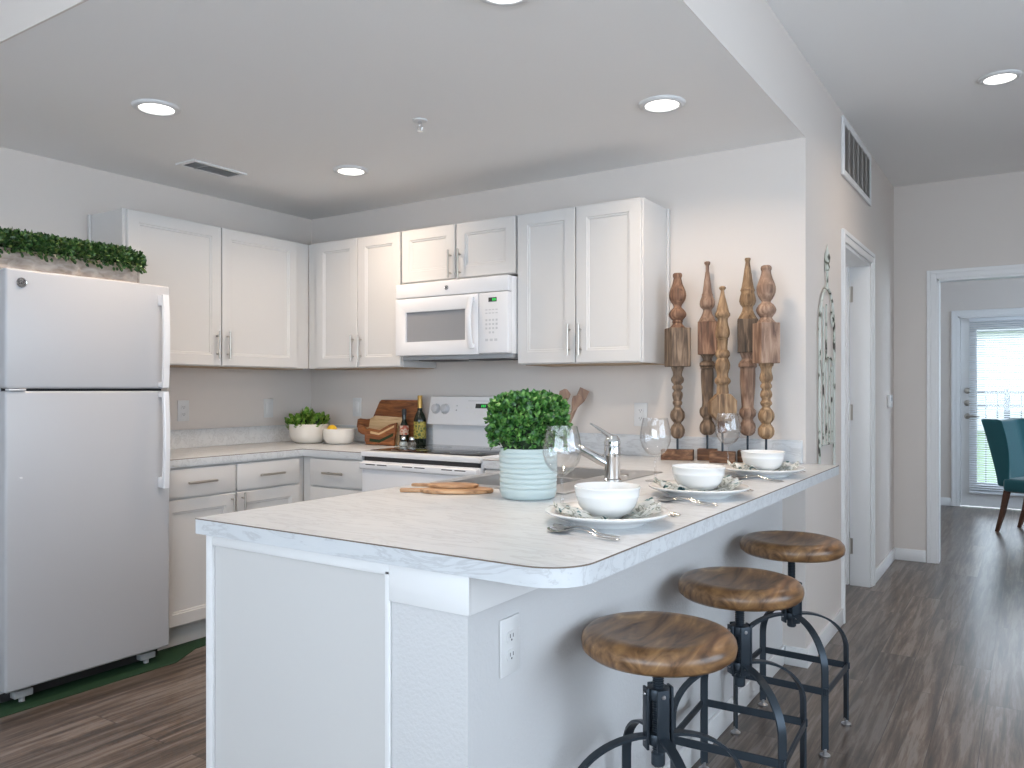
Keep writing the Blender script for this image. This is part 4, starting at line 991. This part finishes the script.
spin(125, 3.74, [(92, 26), (97, 31), (108, 33), (118, 31), (126, 27), (140, 29), (170, 36), (200, 48), (225, 57), (250, 60), (275, 55), (295, 44), (312, 32), (325, 27), (335, 30), (350, 46), (365, 57), (380, 61), (395, 58), (412, 44), (424, 34), (432, 38), (440, 32), (452, 36), (474, 58)], (475, 745, 70),
     [(1045, 46), (1060, 42), (1080, 34), (1100, 30), (1112, 33), (1125, 42), (1140, 45), (1155, 41), (1168, 28), (1176, 27), (1184, 36), (1200, 36), (1210, 27), (1218, 26), (1230, 35), (1245, 37), (1262, 34), (1285, 27), (1294, 34), (1306, 33), (1318, 24), (1328, 22), (1342, 32), (1362, 47), (1385, 52), (1405, 49), (1425, 38), (1437, 26), (1446, 27), (1462, 41), (1485, 51), (1508, 50), (1530, 41), (1542, 30), (1548, 22)], 1549, (REDW, GREYW, GREYW), 1625, -1.397, 3.560, 44, 'turned wooden spindle with a grey cubic block nearest the wall cabinet', bw=.074)
spin(330, 3.72, [(8, 15), (12, 20), (20, 21), (30, 17), (38, 12), (78, 12), (85, 15), (100, 16), (150, 23), (215, 31), (232, 34), (240, 39), (250, 37), (262, 42), (285, 51), (310, 53), (328, 47), (340, 33), (348, 28), (370, 33), (395, 44), (430, 62)], (432, 660, 66),
     [(662, 47), (675, 38), (690, 31), (702, 32), (712, 44), (735, 54), (755, 54), (1012, 46), (1022, 54), (1038, 55), (1050, 46), (1060, 41), (1090, 44), (1150, 43), (1220, 39), (1300, 35), (1325, 37), (1335, 48), (1350, 54), (1370, 54), (1388, 48), (1402, 36), (1412, 30), (1425, 34), (1440, 46), (1460, 53), (1478, 54), (1484, 51), (1490, 53), (1505, 48), (1518, 36), (1524, 26)], 1525, (PINKW, REDW, GREYW), 1622, -1.275, 3.625, 20, 'long-necked wooden spindle with a square block, second from the wall cabinet')
spin(432, 3.60, [(183, 12), (190, 22), (198, 24), (206, 19), (214, 12), (240, 15), (280, 24), (320, 34), (360, 43), (368, 47), (375, 52), (390, 52), (398, 46), (408, 37), (425, 35), (450, 38), (490, 48), (515, 50), (538, 45), (548, 36), (554, 40), (560, 36), (600, 34), (628, 34), (635, 45), (650, 51), (665, 51), (678, 45), (686, 37), (705, 45), (735, 52), (760, 50), (1018, 49), (1045, 50), (1075, 44), (1100, 38), (1122, 41), (1132, 52), (1148, 56), (1160, 53), (1170, 42), (1180, 38), (1200, 41), (1236, 42)], (1236, 1425, 88),
     [(1425, 36), (1440, 34), (1470, 34), (1500, 34), (1510, 20)], 1511, (TANW, TANW, REDW), 1638, -1.1725, 3.535, 30, 'shortest tan spindle with a faceted wooden knob near its foot', tilt_block=True, bw=.056)
spin(607, 3.64, [(-12, 18), (-2, 21), (6, 18), (16, 15), (60, 21), (100, 27), (150, 34), (190, 41), (205, 46), (215, 50), (225, 45), (235, 46), (260, 53), (290, 57), (312, 50), (326, 38), (335, 35), (352, 36), (375, 46), (412, 66)], (415, 648, 68),
     [(650, 55), (670, 46), (688, 40), (700, 44), (718, 56), (745, 63), (1015, 56), (1028, 62), (1042, 62), (1054, 54), (1064, 51), (1100, 53), (1170, 52), (1250, 46), (1322, 40), (1335, 43), (1350, 55), (1368, 58), (1388, 54), (1402, 42), (1415, 36), (1428, 40), (1445, 51), (1470, 56), (1480, 52), (1490, 54), (1508, 47), (1520, 34), (1527, 24)], 1528, (TANW, BLOCKD, PINKW), 1632, -1.087, 3.630, 18, 'tallest spindle with a blackened square block')
spin(743, 3.50, [(38, 24), (44, 34), (55, 38), (68, 37), (76, 32), (95, 34), (130, 44), (160, 56), (185, 64), (205, 66), (230, 63), (255, 54), (275, 42), (290, 31), (298, 33), (312, 50), (330, 63), (350, 69), (370, 63), (390, 48), (402, 40), (412, 44), (436, 64)], (440, 722, 70),
     [(725, 52), (738, 50), (1030, 50), (1045, 43), (1065, 36), (1085, 37), (1105, 43), (1125, 46), (1142, 43), (1156, 32), (1164, 31), (1174, 39), (1190, 40), (1200, 31), (1208, 30), (1225, 38), (1240, 42), (1256, 39), (1272, 30), (1284, 32), (1298, 42), (1312, 38), (1324, 27), (1335, 29), (1352, 44), (1375, 55), (1398, 56), (1418, 50), (1434, 38), (1443, 31), (1455, 38), (1475, 53), (1495, 57), (1518, 55), (1536, 44), (1546, 32), (1552, 22)], 1553, (PINKW, PINKW, TANW), 1632, -0.979, 3.542, 42, 'pinkish spindle with a bulbous top nearest the wall corner')

# ------------------------------------------------------------------ wall and ceiling fittings
t = thing('wall_gate_ornament', 'tall chipped white metal garden gate ornament on the hall wall', 'wall decor', (XH + 0.012, 4.09, 0.86))
y0, y1 = -.165, .165
def gothic(y0, y1, zs, za, n=12):
    c = (y0 + y1) / 2; h = (y1 - y0) / 2
    L = [(0, y0 + h * (1 - math.cos(PI / 2 * i / n)) * 1.0, zs + (za - zs) * math.sin(PI / 2 * i / n) ** 1.0) for i in range(n + 1)]
    return L + [(p[0], 2 * c - p[1], p[2]) for p in reversed(L[:-1])]
bm = B(); tube(bm, [(0, y0, 0)] + gothic(y0, y1, .66, .88) + [(0, y1, 0)], .0065, 10); obj('frame', bm, CHIPPY, t)
bm = B(); tube(bm, [(0, 0, .875), (0, 0, 1.0)], .006, 10); lathe(bm, [(0, .96), (.012, .965), (.013, .985), (.009, 1.0), (.014, 1.012), (.015, 1.03), (.008, 1.06), (0, 1.10)], 14); obj('spear_finial', bm, CHIPPY, t)
bm = B(); tube(bm, gothic(-.085, .165, .42, .545), .0055, 8); obj('inner_arch', bm, CHIPPY, t)
for yy, zt in ((-.085, .78), (-.02, .80), (.045, .535), (.105, .50)):
    bm = B(); tube(bm, [(0, yy, .122), (0, yy, zt)], .0045, 8); obj('bar', bm, CHIPPY, t)
bm = B(); tube(bm, [(0, y0, .12), (0, y1, .12)], .006, 8); obj('cross_bar', bm, CHIPPY, t)
bm = B()
for s in (-1, 1):
    tube(bm, [(0.002, .115 + s * (.030 * math.sin(i / 10 * PI * 1.4)), .70 + .012 * i * (1 - i * .04)) for i in range(11)], .0045, 8)
obj('scroll', bm, CHIPPY, t)
def plate_outlet(name, label, cat, loc, rz, kind, group=None, wd=.072, ht=.118):
    """local plate faces -y"""
    t = thing(name, label, cat, loc, rz, group)
    bm = B(); box(bm, -wd / 2, wd / 2, -.006, 0, -ht / 2, ht / 2, .0025, 2); obj('cover_plate', bm, PLASTIC, t)
    if kind == 'duplex':
        for z in (.020, -.020):
            bm = B(); prism(bm, [(.0165 * math.cos(2 * PI * i / 24), max(-.0125, min(.0125, .0165 * math.sin(2 * PI * i / 24)))) for i in range(24)], .006, .0085, M=Matrix.Translation((0, 0, z)) @ Matrix.Rotation(R(90), 4, 'X')); o = obj('socket', bm, PLASTIC, t)
            bm = B(); box(bm, -.0068, -.0048, -.0089, -.0080, z - .002, z + .006); box(bm, .0048, .0068, -.0089, -.0080, z - .002, z + .006); lathe(bm, [(0, 0), (.0022, 0), (.0022, .0006), (0, .0006)], 10, Matrix.Translation((0, -.0084, z - .007)) @ Matrix.Rotation(R(90), 4, 'X')); obj('slot', bm, DARK, o)
    elif kind == 'rocker':
        n = 2 if wd > .1 else 1
        for i in range(n):
            x = (i - (n - 1) / 2) * .046
            bm = B(); box(bm, x - .0165, x + .0165, -.0095, -.005, -.033, .033, .002, 2); obj('rocker', bm, PLASTIC, t)
    else:
        bm = B(); box(bm, -.005, .005, -.016, -.005, -.004, .012, .001, 1); obj('toggle', bm, PLASTIC, t)
    return t
OG = 'wall outlets and switches'
plate_outlet('wall_outlet', 'white outlet on the left wall beside the refrigerator', 'outlet', (XL + .0005, 2.741, 1.125), 90, 'duplex', OG)
plate_outlet('light_switch', 'white switch plate on the left wall above the counter near the bowls', 'switch', (XL + .0005, 3.34, 1.128), 90, 'rocker', OG)
plate_outlet('light_switch', 'white switch plate on the back wall above the lemon bowl', 'switch', (-3.60, YB - .0005, 1.133), 0, 'rocker', OG)
plate_outlet('wall_outlet', 'white outlet on the back wall between tap and spindles', 'outlet', (-1.645, YB - .0005, 1.120), 0, 'duplex', OG)
plate_outlet('wall_outlet', 'white outlet on the textured half wall under the bar corner', 'outlet', (PX + .0005, 1.437, .693), 90, 'duplex', OG, .074, .124)
t = thing('thermostat', 'small white thermostat on the hall wall beyond the doorway', 'thermostat', (XH + .0005, 6.14, 1.163), 90)
bm = B(); box(bm, -.055, .055, -.024, 0, -.045, .045, .006, 3); obj('housing', bm, PLASTIC, t)
bm = B(); box(bm, -.03, .03, -.0245, -.022, -.002, .026, .001, 1); obj('display', bm, GREYPL, t)
t = thing('air_return_grille', 'white slatted return air grille high on the hall wall above the doorway', 'vent', (XH + .0005, 4.925, 2.545), 90)
bm = B()
for a in ((-.435, -.40, -.158, .158), (.40, .435, -.158, .158), (-.40, .40, -.158, -.123), (-.40, .40, .123, .158)): box(bm, a[0], a[1], -.014, 0, a[2], a[3], .003, 1)
obj('frame', bm, TRIM, t)
bm = B(); box(bm, -.40, .40, -.002, -.0002, -.123, .123); obj('backing', bm, GREYPL, t)
for i in range(5):
    bm = B(); x = -.40 + .8 * (i + 1) / 6; box(bm, x - .004, x + .004, -.013, -.002, -.123, .123); obj('divider', bm, TAUPE, t)
bm = B(); n = 24
for i in range(n):
    z = -.123 + .246 * (i + .5) / n; box(bm, -.40, .40, -.0125, .0, -.0008, .0008, M=Matrix.Translation((0, -.001, z)) @ Matrix.Rotation(R(28), 4, 'X'))
obj('louvres', bm, TAUPE, t)
t = thing('ceiling_vent', 'small white slotted air vent in the kitchen ceiling', 'vent', (-3.51, 2.56, ZK - .0005), 90)
bm = B()
for a in ((-.16, -.135, -.075, .075), (.135, .16, -.075, .075), (-.135, .135, -.075, -.052), (-.135, .135, .052, .075)): box(bm, a[0], a[1], a[2], a[3], -.008, 0, .002, 1)
obj('frame', bm, TRIM, t)
bm = B(); box(bm, -.135, .135, -.052, .052, -.002, -.0003); obj('backing', bm, DARK, t)
bm = B()
for i in range(9):
    y = -.052 + .104 * (i + .5) / 9; box(bm, -.135, .135, -.006, .006, -.0006, .0006, M=Matrix.Translation((0, y, -.004)) @ Matrix.Rotation(R(35), 4, 'X'))
box(bm, -.07, -.06, -.052, .052, -.008, -.002)
obj('louvres', bm, GREYPL, t)
t = thing('fire_sprinkler', 'small pendent fire sprinkler head in the kitchen ceiling', 'sprinkler', (-2.148, 2.577, ZK - .0005))
bm = B(); lathe(bm, [(0, 0), (.032, 0), (.030, -.005), (.012, -.008), (0, -.008)], 24); obj('escutcheon', bm, PLASTIC, t)
bm = B(); tube(bm, [(0, 0, -.007), (0, 0, -.022)], .008, 12)
for s in (-1, 1): tube(bm, [(s * .007, 0, -.02), (s * .012, 0, -.032), (s * .007, 0, -.045)], .0022, 8)
lathe(bm, [(0, -.045), (.012, -.045), (.012, -.047), (0, -.047)], 16); tube(bm, [(0, 0, -.02), (0, 0, -.046)], .002, 8)
obj('head', bm, CHROME, t)
def can(x, y, z, label, power=CAN_POWER):
    t = thing('recessed_light', label, 'ceiling light', (x, y, z - .0004), 0, 'recessed ceiling lights')
    bm = B(); lathe(bm, [(.066, -.004), (.067, -.010), (.078, -.0125), (.090, -.006), (.092, 0), (.066, 0)], 40); obj('trim_ring', bm, PLASTIC, t, smooth=50)
    bm = B(); lathe(bm, [(0, -.0052), (.0665, -.0052), (.0665, -.001), (0, -.001)], 32); obj('lens', bm, LENS, t)
    l = bpy.data.lights.new('can_light', 'AREA'); l.shape = 'DISK'; l.size = .12; l.energy = power; l.color = CAN_COLOR; l.spread = R(150)
    o = bpy.data.objects.new('lamp', l); COL.objects.link(o); o.parent = t; o.location = (0, 0, -.014)
can(-2.93, 1.88, ZK, 'lit recessed ceiling light nearest the refrigerator')
can(-2.935, 2.97, ZK, 'lit recessed ceiling light above the counter corner and range')
can(-1.222, 2.95, ZK, 'lit recessed ceiling light above the sink end of the bar')
can(-1.244, 1.862, ZK, 'lit recessed ceiling light above the near end of the bar, cut by the top edge')
can(-0.126, 4.426, ZH, 'lit recessed ceiling light in the high hall ceiling', 5.0)

# ------------------------------------------------------------------ green shadow painted at the refrigerator base, dining chair
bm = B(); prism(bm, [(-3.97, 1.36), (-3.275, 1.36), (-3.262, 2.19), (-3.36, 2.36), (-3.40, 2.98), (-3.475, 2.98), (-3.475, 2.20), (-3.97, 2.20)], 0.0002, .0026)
o = obj('floor_mat', bm, GREEN); tag(o, 'dark green mat edge showing on the floor under the refrigerator', 'mat')  # shadow painted on the floor; there is no mat here
t = thing('dining_chair', 'teal upholstered dining chair with wooden legs near the patio door', 'chair', (0.085, 8.20, 0), -25)
# local: front faces +x, width along y
bm = B(); box(bm, -.22, .24, -.235, .235, .36, .475, .03, 3); obj('seat', bm, TEAL, t, smooth=60)
bm = B(); nz, ny = 14, 16; t2 = bmesh.new(); F = []; Bk = []
for i in range(nz + 1):
    k = i / nz; z = .40 + .57 * k; rf = []; rb = []
    for j in range(ny + 1):
        v = j / ny * 2 - 1
        hwid = .215 + .045 * k
        zz = z + (0.018 * abs(v) ** 3 * k)
        lean = -.215 - .125 * k ** 1.25
        wing = .10 * max(0, abs(v) - .72) / .28 * math.sin(min(1, k * 1.15) * PI * .5)
        rf.append(t2.verts.new((lean + .035 + wing, v * hwid * (1 + .02 * k), zz))); rb.append(t2.verts.new((lean - .055, v * hwid * 1.0, zz)))
    F.append(rf); Bk.append(rb)
for i in range(nz):
    for j in range(ny):
        t2.faces.new((F[i][j], F[i][j + 1], F[i + 1][j + 1], F[i + 1][j])); t2.faces.new((Bk[i][j + 1], Bk[i][j], Bk[i + 1][j], Bk[i + 1][j + 1]))
    for j in (0, ny): t2.faces.new((F[i][j], F[i + 1][j], Bk[i + 1][j], Bk[i][j]))
for j in range(ny): t2.faces.new((F[nz][j], F[nz][j + 1], Bk[nz][j + 1], Bk[nz][j])); t2.faces.new((F[0][j + 1], F[0][j], Bk[0][j], Bk[0][j + 1]))
bmesh.ops.recalc_face_normals(t2, faces=t2.faces)
es = [e for e in t2.edges if len(e.link_faces) == 2 and e.calc_face_angle(0) > R(50)]
bmesh.ops.bevel(t2, geom=es, offset=.018, segments=3, profile=.5, affect='EDGES')
merge(bm, t2); obj('backrest', bm, TEAL, t, smooth=70)
for x, y in ((-.20, -.19), (-.20, .19), (.20, -.19), (.20, .19)):
    bm = B(); k = -.085 if x < 0 else .01
    sweep(bm, [(x + k, y, 0.0005), (x + k * .45, y, .17), (x, y, .365)], rect(.042, .042), scale=[.62, .85, 1]); obj('leg', bm, CHAIRLEG, t)
